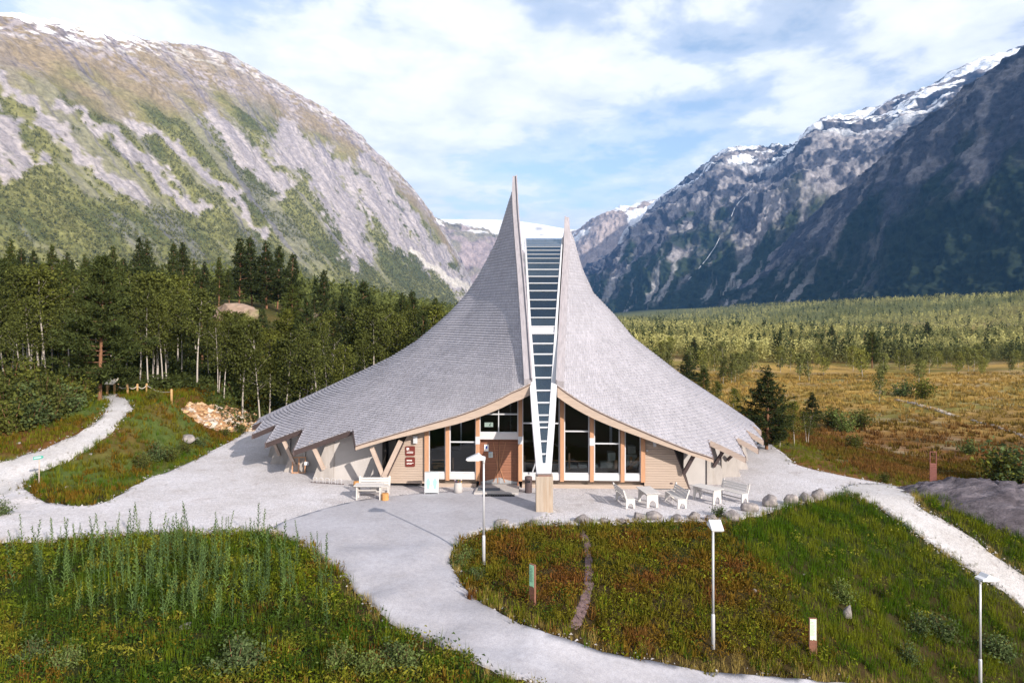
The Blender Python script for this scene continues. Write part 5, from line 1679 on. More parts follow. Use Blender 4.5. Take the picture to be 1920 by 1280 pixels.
def spikes(r, C, n, ln, wd, out=None, bias=.5):
    """n thin blades round each centre"""
    m = len(C); d = r.normal(size=(m, n, 3)); d[..., 2] += .25
    if out is not None: d += out[:, None] * bias * 2
    d /= np.linalg.norm(d, axis=2, keepdims=True); s = np.cross(d, r.normal(size=(m, n, 3))); s /= np.linalg.norm(s, axis=2, keepdims=True) + 1e-9
    L = ln * r.uniform(.6, 1.2, (m, n, 1)); w = wd * r.uniform(.6, 1.3, (m, n, 1)); c = C[:, None] + r.normal(size=(m, n, 3)) * ln * .22
    V = np.stack([c - s * w, c + s * w, c + d * L], 2).reshape(-1, 3)
    return V, np.arange(len(V)).reshape(-1, 3)


def leaves(r, C, size):
    m = len(C); n = r.normal(size=(m, 3)); n[:, 2] += .35; n /= np.linalg.norm(n, axis=1, keepdims=True)
    u = np.cross(n, r.normal(size=(m, 3))); u /= np.linalg.norm(u, axis=1, keepdims=True) + 1e-9; v = np.cross(n, u)
    s = (size * r.uniform(.6, 1.35, (m, 1)))
    V = np.stack([C - u * s, C - v * s * .6, C + u * s, C + v * s * .6], 1).reshape(-1, 3)
    return V, np.arange(len(V)).reshape(-1, 4)


def make_pine(seed, h=10.0, rad=2.2, clear=.18, dens=1.0, spread=.75):
    r = np.random.default_rng(seed)
    V, f, at = trunk_arr(r, h, .0135 * h, .05 * h * .3)
    tp = [(V, f)]; C, O = [], []
    z = clear * h
    while z < h * .985:
        t = (z / h - clear) / (1 - clear)
        prof = (1 - t) ** spread * (.55 + .45 * min(1, t / .18))
        nb = r.integers(4, 7); a0 = r.uniform(0, 6.28)
        for k in range(nb):
            L = rad * prof * r.uniform(.45, 1.28) + .16
            if r.random() < .20 * (1 - .6 * t): continue
            a = a0 + k * 6.283 / nb + r.uniform(-.35, .35); el = -.12 + .65 * t + r.uniform(-.12, .15)
            d = np.array([math.cos(a) * math.cos(el), math.sin(a) * math.cos(el), math.sin(el)]); p0 = at(z)
            p1 = p0 + d * L + np.array([0, 0, .10 * L])
            if L > .5: tp.append(limb(p0, p0 + (p1 - p0) * .85, .022 * h * .16 + .006, .006))
            nc = max(2, int(L * 6.2 * dens))
            for i in range(nc):
                u = .32 + .68 * (i + r.random()) / nc
                q = p0 + (p1 - p0) * u + r.normal(size=3) * (.10 + .13 * u * min(L, 1.5)) * np.array([1, 1, .55])
                C.append(q); O.append(d + np.array([0, 0, .5]))
        z += h * r.uniform(.028, .056)
    C.append(at(h)); O.append(np.array([0, 0, 1.0]))
    Vc, fc = spikes(r, np.array(C), 11, .36 * (h / 10) ** .5, .056, np.array(O), .35)
    Vt, ft = join(tp)
    return npmesh('trunk', Vt, ft, M['pbark'], smooth=True), npmesh('crown', Vc, fc, M['needle'])


def make_birch(seed, h=8.0, rad=1.5, clear=.36, nleaf=2800, m='birch', size=.105, stems=1):
    r = np.random.default_rng(seed)
    tp, C = [], []
    for s in range(stems):
        V, f, at = trunk_arr(r, h * (1 - .12 * s), .0075 * h, .035 * h)
        off = np.array([r.uniform(-.5, .5), r.uniform(-.3, .3), 0]) * (s > 0)
        V = V + off; tp.append((V, f))
        nb = 22
        for k in range(nb):
            z = h * (clear + (0.97 - clear) * (k + r.random()) / nb) * (1 - .12 * s); t = (z / h - clear) / (1 - clear)
            L = rad * (math.sin(math.pi * min(1, .22 + .78 * t)) ** .7) * r.uniform(.55, 1.15) + .15
            a = r.uniform(0, 6.28); el = .55 + .4 * t + r.uniform(-.25, .2)
            p0 = at(z) + off; d = np.array([math.cos(a) * math.cos(el), math.sin(a) * math.cos(el), math.sin(el)])
            p1 = p0 + d * L; tp.append(limb(p0, p1, .011 + .003 * h * .3, .004))
            n = int(nleaf / nb / stems)
            u = r.uniform(.25, 1.1, n)[:, None]
            cl = r.normal(size=(4, 3)) * .24 * L + .0; ci = r.integers(0, 4, n)
            q = p0 + (p1 - p0) * u + cl[ci] + r.normal(size=(n, 3)) * np.array([.20, .20, .20]) * (.5 + .5 * L)
            q[:, 2] -= np.abs(r.normal(size=n)) * .10 * L
            C.append(q)
    Vc, fc = leaves(r, np.concatenate(C), size)
    Vt, ft = join(tp)
    return npmesh('trunk', Vt, ft, M['bbark'], smooth=True), npmesh('crown', Vc, fc, M[m])


def make_bush(seed, h=1.2, rad=.9, n=900, m='willow', size=.06):
    r = np.random.default_rng(seed); C, tp = [], []
    for k in range(11):
        a = r.uniform(0, 6.28); el = r.uniform(.5, 1.45); L = h * r.uniform(.7, 1.1); d = np.array([math.cos(a) * math.cos(el) * rad / h, math.sin(a) * math.cos(el) * rad / h, math.sin(el)])
        tp.append(limb((0, 0, -.05), d * L, .015, .004)); u = r.uniform(.15, 1.05, n // 11)[:, None]
        C.append(d * L * u + r.normal(size=(n // 11, 3)) * .13 * h * np.array([1, 1, .8]))
    C = np.concatenate(C); C[:, 2] = np.abs(C[:, 2])
    Vc, fc = leaves(r, C, size); Vt, ft = join(tp)
    return npmesh('stems', Vt, ft, M['pbark']), npmesh('leaves', Vc, fc, M[m])


PINES = [make_pine(s, 10, rd, cl, 1, sp) for s, rd, cl, sp in ((1, 2.5, .12, 1.0), (2, 2.3, .20, .85), (3, 2.7, .10, 1.05), (4, 2.2, .24, .8), (5, 2.5, .15, .9))]
BIGPINE = make_pine(9, 10, 2.9, .16, 1.35, .72)
BIRCH = [make_birch(20 + s, 8, rd, cl, 2700) for s, (rd, cl) in enumerate(((1.5, .38), (1.35, .45), (1.7, .32), (1.4, .5), (1.6, .28)))]
BIRCH.append(make_birch(30, 8, 1.6, .36, 2900, stems=2))
PALE = [make_birch(40 + s, 5, 1.15, cl, 900, 'birchl', .15) for s, cl in enumerate((.22, .3, .16))]
BUSH = [make_bush(60 + s, 1.2, .9, 1000, m) for s, m in enumerate(('willow', 'birch', 'willow'))]


def plant(name, meshes, x, y, s, label, cat, group, parts=('trunk', 'crown'), sxy=1.0, z=None, rz=None):
    e = empty(name, (x, y, gz(x, y) - .06 if z is None else z), random.uniform(0, 6.28) if rz is None else rz, label, cat, group)
    e.scale = (s * sxy, s * sxy, s)
    for nm, me in zip(parts, meshes):
        o = bpy.data.objects.new(nm, me); COL.objects.link(o); o.parent = e
    return e


def tree_px(kind, px, Y, top_row, label, group, lst, base_h, name, cat, sxy=1.0):
    """a tree standing at distance Y whose tip reaches picture row top_row"""
    x = (px - HX) / F * Y; zt = CZ - (top_row - HY) / F * Y; g = gz(x, Y)
    h = max(1.2, zt - g)
    return plant(name, lst, x, Y, h / base_h, label, cat, group, sxy=sxy)


def ordinal(i):
    a = ['first', 'second', 'third', 'fourth', 'fifth', 'sixth', 'seventh', 'eighth', 'ninth', 'tenth', 'eleventh', 'twelfth', 'thirteenth', 'fourteenth', 'fifteenth', 'sixteenth', 'seventeenth', 'eighteenth', 'nineteenth']
    if i < 19: return a[i]
    t, u = divmod(i + 1, 10)
    return ({2: 'twentieth', 3: 'thirtieth'}[t] if u == 0 else {2: 'twenty-', 3: 'thirty-'}[t] + a[u - 1])


# single trees one can point at
q = gpt(187, 750)
tree_px('p', 187, q.y, 486, 'big dense dark pine standing at the bend of the trail', 'pines of the wood', BIGPINE, 10, 'pine_tree', 'pine', 1.12)
GPW = 'pines of the wood'
for k, (px, Y, top, lb, wd) in enumerate(((448, 118, 447, 'tallest dark pine of the clump on the rock knoll, leftmost', 1.1), (472, 122, 446, 'second pine of the knoll clump', 1.0), (500, 120, 452, 'third pine of the knoll clump', 1.15), (520, 126, 462, 'fourth pine of the knoll clump', .95), (545, 117, 476, 'rightmost pine of the knoll clump', 1.0),
        (410, 112, 482, 'lower pine just left of the knoll clump', .9), (322, 104, 456, 'tall thin pine with orange stem left of the knoll', .8), (272, 100, 449, 'tall pine in the middle of the left wood', .95), (345, 110, 455, 'pine behind the thin orange stemmed one', .8), (262, 108, 446, 'pine tip just behind the tall middle pine', .8), (210, 106, 462, 'pine above the big dark one', .9), (98, 112, 458, 'dark narrow pine tip on the far left', .8), (18, 105, 448, 'pine at the left picture edge', .9),
        (606, 105, 507, 'slim pine standing alone above the roof slope', .85), (543, 78, 534, 'bushy pine with long red stem before the knolls', 1.1), (573, 74, 560, 'pine with red stem just right of the bushy one', 1.0), (675, 98, 527, 'pine with orange stem midway along the roof slope', 1.05), (640, 104, 548, 'small pine left of the midway pine', .9), (757, 110, 550, 'left one of the twin pines above the roof', .8), (768, 112, 546, 'right one of the twin pines above the roof', .8), (858, 125, 566, 'small pine tip touching the roof slope', .8))):
    tree_px('p', px, Y, top, lb, GPW, PINES[k % 5], 10, 'pine_tree', 'pine', wd)
for k, px in enumerate((-20, 40, 66, 128, 160, 182, 232, 290, 305, 366, 385, 430, 590, 625, 700, 722, 800)):
    Yb = 96 + (k * 37) % 30; tp = np.interp(px, [-20, 200, 385, 430, 600, 800], [462, 470, 488, 500, 548, 572]) + (k * 53) % 17
    tree_px('p', px, Yb, tp, '%s pine tip from the left picture edge among those rising out of the left wood' % ordinal(k), GPW, PINES[(k * 3) % 5], 10, 'pine_tree', 'pine', .8 + .03 * (k % 7))
# right of the hall
for k, (px, py, top, lst, bh, nm, cat, lb, wd) in enumerate(((1437, 842, 684, PINES[2], 10, 'pine_tree', 'pine', 'tall dark pine right of the hall', 1.5), (1521, 806, 735, PINES[0], 10, 'pine_tree', 'pine', 'small pine right of the tall dark one', 1.3), (1290, 742, 663, PINES[4], 10, 'pine_tree', 'pine', 'dark pine above the right roof slope', 1.5), (1318, 752, 690, PINES[1], 10, 'pine_tree', 'pine', 'lower pine right of the dark one above the roof slope', 1.5),
        (1340, 770, 715, BIRCH[0], 8, 'birch_tree', 'birch', 'bushy birch peeping over the right roof slope', 1.3), (1372, 790, 728, BIRCH[2], 8, 'birch_tree', 'birch', 'birch left of the tall pine behind the roof', 1.3), (1462, 838, 756, BIRCH[4], 8, 'birch_tree', 'birch', 'birch leaning on the tall pine', 1.1), (1490, 836, 752, BIRCH[2], 8, 'birch_tree', 'birch', 'birch right of the tall pine', 1.2), (1512, 832, 770, BIRCH[5], 8, 'birch_tree', 'birch', 'low birch with pale stems under the small pine', 1.3))):
    q = gpt(px, py); tree_px('x', px, q.y, top, lb, 'trees right of the hall', lst, bh, nm, cat, wd)
# the wood left of the hall
rt = random.Random(5)
GB = 'birches of the left wood'
FRONT = [(8, 62, 545), (60, 60, 560), (98, 66, 545), (128, 60, 575), (150, 63, 555), (262, 61, 560), (278, 60, 548), (305, 61, 565), (312, 63, 558), (370, 59, 548), (392, 64, 585), (408, 60, 600), (420, 60, 598), (455, 60, 612), (488, 60, 608), (505, 63, 615), (534, 62, 625), (580, 63, 640), (596, 62, 645), (640, 64, 650), (668, 66, 660), (340, 66, 560), (236, 66, 560), (215, 68, 570), (40, 58, 600), (24, 64, 560), (110, 70, 540), (450, 66, 590), (560, 68, 610), (615, 70, 618), (690, 74, 625), (720, 78, 612), (745, 82, 600), (785, 90, 590), (810, 96, 588), (832, 104, 584)]
ORD = {k: i for i, k in enumerate(sorted(range(len(FRONT)), key=lambda k: FRONT[k][0]))}
for k, (px, Y, top) in enumerate(FRONT):
    tree_px('b', px, Y, top + rt.uniform(-6, 6), '%s birch from the left picture edge in the front row of the left wood' % ordinal(ORD[k]), GB, BIRCH[k % 6], 8, 'birch_tree', 'birch', rt.uniform(.85, 1.15))
n = 0
while n < 150:
    Y = rt.uniform(63, 128); px = rt.uniform(-60, 850)
    X = (px - HX) / F * Y
    if X > -5 - (Y - 63) * .0 and px > 780 and Y < 90: continue
    if 380 < px < 660 and 92 < Y < 118: continue
    if 395 < px < 520 and Y > 80: continue
    if -23 < X and Y < 74: continue
    lim = np.interp(px, [-60, 150, 250, 380, 420, 560, 650, 720, 850], [500, 510, 520, 525, 588, 588, 590, 592, 585])
    back_ = np.interp(px, [-60, 0, 200, 380, 420, 560, 700, 850], [498, 500, 506, 520, 590, 594, 568, 578])
    top = lim + (back_ - lim) * np.clip((Y - 63) / 55, 0, 1) + rt.uniform(-8, 16)
    pine = rt.random() < .34
    if pine: tree_px('p', px, Y, top - 14, 'pine deep in the left wood', 'pines deep in the left wood', PINES[rt.randrange(5)], 10, 'pine_tree', 'pine', rt.uniform(.8, 1.1))
    else: tree_px('b', px, Y, top, 'birch deep in the left wood', 'birches deep in the left wood', BIRCH[rt.randrange(6)], 8, 'birch_tree', 'birch', rt.uniform(.95, 1.3))
    n += 1
# undergrowth bushes at the wood's edge, on the mound, the slopes and the meadow
BL = [(60, 800, 2.0, 'bush at the wood edge left of the trail'), (22, 812, 2.2, 'bush at the wood edge left of the trail'), (100, 790, 1.9, 'bush at the wood edge left of the trail'), (130, 772, 1.8, 'bush at the wood edge left of the trail'), (150, 760, 1.7, 'bush at the wood edge left of the trail'), (88, 770, 2.2, 'bush at the wood edge left of the trail'), (40, 775, 2.4, 'bush at the wood edge left of the trail'), (10, 780, 2.4, 'bush at the wood edge left of the trail'), (120, 752, 2.0, 'bush at the wood edge left of the trail'), (160, 745, 1.7, 'bush at the wood edge left of the trail'), (70, 742, 2.4, 'bush at the wood edge left of the trail'), (20, 742, 2.6, 'bush at the wood edge left of the trail'),
      (447, 752, 1.9, 'round bright bush at the foot of the wood above the soil bank'), (292, 752, .9, 'small bush below the rope fence'), (262, 880, .9, 'bush on the mound edge beside the gravel'), (290, 862, 1.1, 'bush on the mound edge beside the gravel'), (318, 866, 1.0, 'bush on the mound edge beside the gravel'), (345, 850, .8, 'bush on the mound edge beside the gravel'), (375, 838, .8, 'bush on the mound edge beside the gravel'), (452, 813, .8, 'low bush at the foot of the soil bank'), (425, 818, .7, 'low bush at the foot of the soil bank'),
      (3, 965, .7, 'small bush on the gravel at the left picture edge'), (1345, 968, .6, 'small willow between the boulders'), (1660, 905, .6, 'low bush behind the footpath'), (1605, 932, .35, 'dark little shrub at the top of the grass slope'),
      (1575, 1125, .8, 'willow shrub in the middle of the grass slope'), (1770, 1195, 1.0, 'willow shrub left of the footpath lamp'), (1720, 1185, .8, 'willow shrub left of the footpath lamp'), (1870, 1232, 1.0, 'willow shrub right of the footpath lamp'), (1700, 1240, .7, 'willow shrub low on the grass slope'), (880, 1050, .55, 'pale willow tuft at the foot of the first lamp'), (862, 1062, .5, 'pale willow tuft at the foot of the first lamp'), (895, 1085, .5, 'pale willow tuft at the foot of the first lamp'),
      (440, 1262, 1.0, 'silvery willow bush at the bottom edge'), (470, 1252, .9, 'silvery willow bush at the bottom edge'), (640, 1250, .7, 'willow shrub near the lower drive verge'), (690, 1262, .7, 'willow shrub near the lower drive verge'), (760, 1262, .8, 'willow shrub near the lower drive verge'), (735, 1240, .6, 'willow shrub near the lower drive verge'), (60, 1240, .7, 'grey-green shrub in the lower left corner'), (120, 1255, .7, 'grey-green shrub in the lower left corner'),
      (1612, 806, 2.0, 'dark round bush alone in the meadow'), (1585, 808, 2.2, 'bush left of the lone dark one in the meadow'), (1560, 802, 2.0, 'bush in the meadow near the small pine'), (1600, 842, 1.2, 'low spreading bush in the near meadow'), (1815, 850, 1.3, 'low dark bush in the right meadow'), (1910, 915, 3.2, 'big dark bush behind the bare rock'), (1880, 912, 2.4, 'dark bush left of the big one behind the bare rock'), (1690, 745, 2.6, 'bush in the middle of the golden meadow'), (1730, 748, 2.8, 'pale bush in the middle of the golden meadow')]
from collections import Counter
_same = Counter(b[3] for b in BL); _rank = {}
for lb in _same:
    if _same[lb] > 1:
        for i, b in enumerate(sorted([b for b in BL if b[3] == lb])): _rank[b] = ordinal(i) + ' ' + lb + ', counted from the left'
BL = [(b[0], b[1], b[2], _rank.get(b, b[3])) for b in BL]
for k, (px, py, s, lb) in enumerate(BL):
    q = gpt(px, py); plant('bush', BUSH[1 if (py < 915 and k % 3) else (0, 2)[k % 2]], q.x, q.y, s / 1.2, lb, 'bush', 'bushes', ('stems', 'leaves'), 1.15)
# thin birches in the meadow and the first rows of the far wood
n = 0; GM = 'young birches at the meadow edge'
while n < 170:
    Y = rt.uniform(80, 235); px = rt.uniform(1175, 1960); X = (px - HX) / F * Y
    edge = 118 + 30 * float(fbm(np.array([px / 90.]), np.array([3.]), 2, 9)[0]) + (30 if px < 1330 else 0) * 0
    if Y < edge and rt.random() > .05 + .02 * (px < 1330): continue
    plant('birch_tree', PALE[rt.randrange(3)], X, Y, rt.uniform(.55, 1.05), 'young pale birch standing at the edge of the golden meadow', 'birch', GM, sxy=rt.uniform(.8, 1.2)); n += 1
for kk, (px, py, h) in enumerate(((1180, 660, 7), (1300, 690, 7), (1560, 640, 8), (1635, 690, 8), (1740, 620, 9))):
    q = gpt(px, py); Yq = min(q.y, 300); plant('pine_tree', PINES[rt.randrange(5)], (px - HX) / F * Yq, Yq, h / 10, ordinal(kk) + ' lone dark pine from the hall among the pale birches of the far wood', 'pine', 'lone pines of the far wood', sxy=1.3)


# far woods that read as one mass
def blob_trees(name, x, y, z, h, col, ntri, label, seed, wide=.34, ls=.24, pine=None):
    r = np.random.default_rng(seed); n = len(x)
    d = r.normal(size=(n, ntri, 3)); d /= np.linalg.norm(d, axis=2, keepdims=True); d *= r.random((n, ntri, 1)) ** .4
    zz = d[..., 2]
    w = np.full((n, 1), wide) if pine is None else np.where(pine[:, None], wide * .7, wide)
    tap = 1 - .45 * (zz * .5 + .5) if pine is None else np.where(pine[:, None], 1 - .9 * (zz * .5 + .5), 1 - .4 * (zz * .5 + .5))
    C = np.stack([d[..., 0] * w * tap, d[..., 1] * w * tap, .56 + zz * .44], -1) * h[:, None, None] + np.stack([x, y, z], 1)[:, None]
    a = r.normal(size=(n, ntri, 3)); a /= np.linalg.norm(a, axis=2, keepdims=True); b = np.cross(a, r.normal(size=(n, ntri, 3))); b /= np.linalg.norm(b, axis=2, keepdims=True) + 1e-9
    s = (h[:, None, None] * ls) * r.uniform(.6, 1.3, (n, ntri, 1))
    V = np.stack([C - a * s, C + a * s * .8 + b * s * .5, C + b * s], 2).reshape(-1, 3)
    c = np.repeat(col, ntri * 3, 0) * np.repeat(r.uniform(.86, 1.14, (n * ntri, 1)), 3, 0)
    o = npobj(name, V, np.arange(len(V)).reshape(-1, 3), M['farleaf'], col=c); return tag(o, label, kind='stuff')


M['farleaf'] = leaf_mat('far_leaves', (1, 1, 1), 0, .25, tint=True, obj_var=0)
r = np.random.default_rng(3)
n = 22000
Y = 190 + 1950 * r.random(n) ** 1.75; px = r.uniform(1070, 2010, n); X = (px - HX) / F * Y
k = (fbm(X / 45, Y / 45, 3, 33) > .36) | (Y > 420); X, Y = X[k], Y[k]; n = len(X)
pin = r.random(n) < .10; pal = fbm(X / 70, Y / 60, 3, 34)
col = np.array((.120, .130, .050)) * (1 - sstep(.36, .54, pal))[:, None] + np.array((.345, .325, .125)) * sstep(.36, .56, pal)[:, None]
col = np.where(pin[:, None], np.array((.040, .052, .022)), col) * r.uniform(.7, 1.3, (n, 1))
h = r.uniform(2.6, 6.5, n) * (.65 + .8 * fbm(X / 30, Y / 30, 3, 36)) * np.where(pin, 1.3, 1) * (1 + .5 * sstep(300, 1300, Y))
k = Y < 380
blob_trees('near_wood', X[k], Y[k], ground(X[k], Y[k]) - .3, h[k], col[k], 50, 'pale birch wood standing behind the golden meadow', 7, .21, .062, pin[k])
k = ~k
blob_trees('far_wood', X[k], Y[k], ground(X[k], Y[k]) - .3, h[k], col[k], 15, 'pale birch wood covering the valley floor below the shaded mountain', 8, .22, .11, pin[k])
n = 8000
Y = 135 + 900 * r.random(n) ** 1.3; px = r.uniform(-140, 900, n); X = (px - HX) / F * Y
k = X < -8; X, Y = X[k], Y[k]; n = len(X)
pin = r.random(n) < .16; pal = fbm(X / 60, Y / 60, 3, 35)
col = np.where(pin[:, None], np.array((.040, .052, .020)), np.array((.095, .110, .034)) * (.7 + .6 * pal[:, None])) * r.uniform(.75, 1.3, (n, 1))
blob_trees('hill_wood', X, Y, ground(X, Y) - .3, r.uniform(5, 8.5, n), col, 24, 'birch and pine wood climbing to the foot of the sunlit mountain', 9, .25, .085, pin)


def mountain_trees(DATA, COLR, n, vmax, hgt, name, label, seed, cols, ntri=9, pxr=(-80, 930)):
    A, uu, sl, vv, px, py = DATA
    r = np.random.default_rng(seed)
    g = (COLR[..., 1] > COLR[..., 0] * .965) & (vv > -.02) & (vv < vmax) & (px > pxr[0]) & (px < pxr[1])
    i = np.where(g.ravel())[0]
    du = np.linalg.norm(np.cross(np.gradient(A, axis=0), np.gradient(A, axis=1)), axis=2).ravel()[i]
    i = r.choice(i, n, p=du / du.sum())
    P0 = A.reshape(-1, 3)[i]; st = np.linalg.norm(np.gradient(A, axis=0), axis=2).ravel()[i]
    P0 = P0 + np.stack([r.uniform(-.5, .5, n) * st, r.uniform(-.5, .5, n) * st, np.zeros(n)], 1)
    w = r.random((n, 1)); col = np.array(cols[0]) * w + np.array(cols[1]) * (1 - w)
    fade = 1 - .45 * np.clip(vv.ravel()[i] / vmax, 0, 1)
    blob_trees(name, P0[:, 0], P0[:, 1], P0[:, 2] - 2, r.uniform(.7, 1.3, n) * hgt * fade, col, ntri, label, seed, .36, .30)


mountain_trees(LEFT, LEFTC, 21000, .72, 11, 'mountain_wood', 'birch wood clinging to the sunlit mountainside', 12, ((.112, .120, .040), (.200, .194, .070)))
# ------------------------------------------------------------------ ground cover
M['cover'] = leaf_mat('ground_cover', (1, 1, 1), .22, .18, tint=True, obj_var=0)


def tuft_proto(r, n, ht, spread, wd, lean, leafy=False):
    V = []
    for k in range(n):
        a = r.uniform(0, 6.28); q = np.array([math.cos(a), math.sin(a), 0]) * spread * r.random() ** .6
        ln = ht * r.uniform(.55, 1.15); a2 = a + r.uniform(-.8, .8); le = lean * r.uniform(.2, 1.2)
        d = np.array([math.cos(a2) * le, math.sin(a2) * le, 1.0]); d /= np.linalg.norm(d); s = np.array([-math.sin(a2), math.cos(a2), 0]) * wd
        if leafy:
            c0 = q + d * ln * r.uniform(.3, 1); u = r.normal(size=3); u /= np.linalg.norm(u); v = np.cross(u, r.normal(size=3)); v /= np.linalg.norm(v)
            V.append([c0 - u * wd, c0 + v * wd * .8, c0 + u * wd])
        else: V.append([q - s, q + s, q + d * ln])
    return np.array(V).reshape(-1, 3)


def cover(name, x, y, protos, size, col, label, seed, zoff=-.03, tipc=None):
    r = np.random.default_rng(seed); n = len(x); pi = r.integers(0, len(protos), n); z = ground(x, y) + zoff
    Vs, Cs = [], []
    for k, pr in enumerate(protos):
        m = pi == k
        if not m.any(): continue
        a = r.uniform(0, 6.28, m.sum()); ca, sa = np.cos(a)[:, None], np.sin(a)[:, None]; s = size[m][:, None]
        V = np.stack([(pr[:, 0] * ca - pr[:, 1] * sa) * s + x[m][:, None], (pr[:, 0] * sa + pr[:, 1] * ca) * s + y[m][:, None], pr[:, 2] * s + z[m][:, None]], -1)
        c = np.repeat(col[m][:, None], len(pr), 1) * np.repeat(r.uniform(.7, 1.3, (m.sum(), len(pr) // 3, 1)), 3, 1)
        Vs.append(V.reshape(-1, 3)); Cs.append(c.reshape(-1, 3))
    V, C = np.concatenate(Vs), np.concatenate(Cs)
    o = npobj(name, V, np.arange(len(V)).reshape(-1, 3), M['cover'], col=C); return tag(o, label, kind='stuff')


r = np.random.default_rng(44)
HEATH = [tuft_proto(r, 15, .22, .16, .022, .7) for _ in range(4)]
GRASS = [tuft_proto(r, 11, .50, .13, .011, .42) for _ in range(4)]
BILB = [tuft_proto(r, 22, .22, .17, .030, .6, True) for _ in range(4)]
HERB = [tuft_proto(r, 14, .26, .15, .045, .6, True) for _ in range(4)]


def field(x0, x1, y0, y1, dens, seed, margin=.0):
    r = np.random.default_rng(seed); n = int((x1 - x0) * (y1 - y0) * dens)
    x, y = r.uniform(x0, x1, n), r.uniform(y0, y1, n)
    px = HX + x / y * F; k = (px > -60) & (px < 1990); x, y = x[k], y[k]
    ok = ~paved(x, y); x, y = x[ok], y[ok]
    d = np.full(len(x), 9.0)
    for p in SHEETS: d = np.minimum(d, near_on(p, x, y)[2])
    k = d > margin * r.uniform(.2, 2.5, len(x)); return x[k], y[k], d[k], r


# the two slopes below the forecourt
x, y, d, r = field(-27, 29, 16.5, 39.5, 34, 1)
k = (y < 34.4 + np.clip((x - 9) * .55, 0, 5.4)) & ((x > -20) | (y < 31.5)); x, y, d = x[k], y[k], d[k]
left = x < np.interp(y, [17, 24, 27, 31, 34], [3.0, -3, -7, -9, -11])
n1 = fbm(x / 1.6, y / 1.6, 3, 201); n2 = fbm(x / 4.5, y / 4.5, 3, 202); n3 = fbm(x / .8, y / .8, 2, 203)
green = np.where(left, .86 + (n2 - .5) * 1.3 - .45 * sstep(25.0, 22.5, y), sstep(9.0, 11.0, x + (n2 - .5) * 4) + .12 * sstep(.55, .65, n1) + .3 * sstep(1.0, .3, d))
green = np.clip(green + .22 * sstep(1.0, .2, d), 0, 1)
dry = sstep(.9, .15, d) * sstep(.40, .6, n1 + .15)
brown = np.array((.135, .080, .012)); red = np.array((.125, .045, .018)); olive = np.array((.105, .095, .011)); gr1 = np.array((.048, .090, .006)); gr2 = np.array((.112, .130, .010)); yel = np.array((.230, .170, .050)); dk = np.array((.026, .046, .007))
hc = brown * (1 - sstep(.4, .6, n1))[:, None] + olive * sstep(.4, .6, n1)[:, None]; w = sstep(.60, .72, n3)[:, None] * .7; hc = hc * (1 - w) + red * w
gc = gr1 * (1 - sstep(.42, .6, n3))[:, None] + gr2 * sstep(.42, .6, n3)[:, None]; w = (left * sstep(.42, .58, n1) * .8)[:, None]; gc = gc * (1 - w) + dk * w
isg = r.random(len(x)) < green; isd = r.random(len(x)) < dry * .75
ish = (r.random(len(x)) < np.where(left, .52, .10)) & ~isd
track = np.abs(x - np.interp(y, [24, 28, 31, 33], [2.9, 3.0, 3.25, 3.1])) < .16
bare = inside(TROD, x, y)
def sub(m, protos, name, c, s0, s1, label, seed):
    cover(name, x[m], y[m], protos, r.uniform(s0, s1, m.sum()), c[m], label, seed)
bil = r.random(len(x)) < .62
sub(~isg & ~isd & ~ish & ~bare & ~bil, HEATH, 'heather', hc, .7, 1.9, 'brown heather on the slopes', 1)
sub(~isg & ~isd & ~ish & ~bare & bil, BILB, 'bilberry', hc * .95, .8, 1.8, 'russet bilberry scrub on the slopes', 21)
sub(isg & ~isd & ~ish & ~bare, GRASS, 'grass', gc, .6, 1.15, 'green grass on the slopes', 2)
sub(isd & ~ish & ~bare, GRASS, 'dry_grass', np.zeros((len(x), 3)) + yel * np.clip(.7 + n3, .6, 1.3)[:, None], .35, .75, 'dry straw grass along the verges', 3)
hb = gr2 * 1.1 * (1 - sstep(.45, .6, n2))[:, None] + dk * 1.4 * sstep(.45, .6, n2)[:, None]; yl = sstep(.60, .68, fbm(x / 1.1, y / 1.1, 2, 209))[:, None]; hb = hb * (1 - yl) + np.array((.17, .165, .022)) * yl
sub(ish & ~bare, HERB, 'herbs', hb, .8, 1.6, 'leafy herbs among the grass', 4)
# the mound, the trail verges and the wood's edge
x, y, d, r = field(-46, -19.5, 33.5, 68, 13, 2)
k = ((x < -20.5) | (d < 2)) & ~inside(BANK, x, y); x, y, d = x[k], y[k], d[k]
n1 = fbm(x / 2.5, y / 2.5, 3, 211); n3 = fbm(x / .9, y / .9, 2, 213)
isg = r.random(len(x)) < np.clip(.25 + .6 * sstep(.45, .6, n1) + .4 * sstep(1.2, .2, d), 0, .9)
hc = brown * .9 * (1 - sstep(.4, .6, n3))[:, None] + olive * sstep(.4, .6, n3)[:, None]; gc = gr1 * (1 - sstep(.42, .6, n3))[:, None] + gr2 * sstep(.42, .6, n3)[:, None]
cover('mound_heather', x[~isg], y[~isg], HEATH, r.uniform(1.1, 1.9, (~isg).sum()), hc[~isg], 'brown heather on the mound by the trail', 5)
cover('mound_grass', x[isg], y[isg], GRASS, r.uniform(.5, 1.0, isg.sum()), gc[isg], 'green grass on the mound by the trail', 6)
x, y, d, r = field(-80, -7, 57, 90, 4, 12)
k = (x < np.interp(y, [57, 62, 90], [-20, -14, -7])); x, y = x[k], y[k]
cover('undergrowth', x, y, HERB, r.uniform(2.0, 4.5, len(x)), np.array((.040, .050, .016)) * r.uniform(.6, 1.6, (len(x), 1)), 'dark undergrowth below the trees of the left wood', 13)
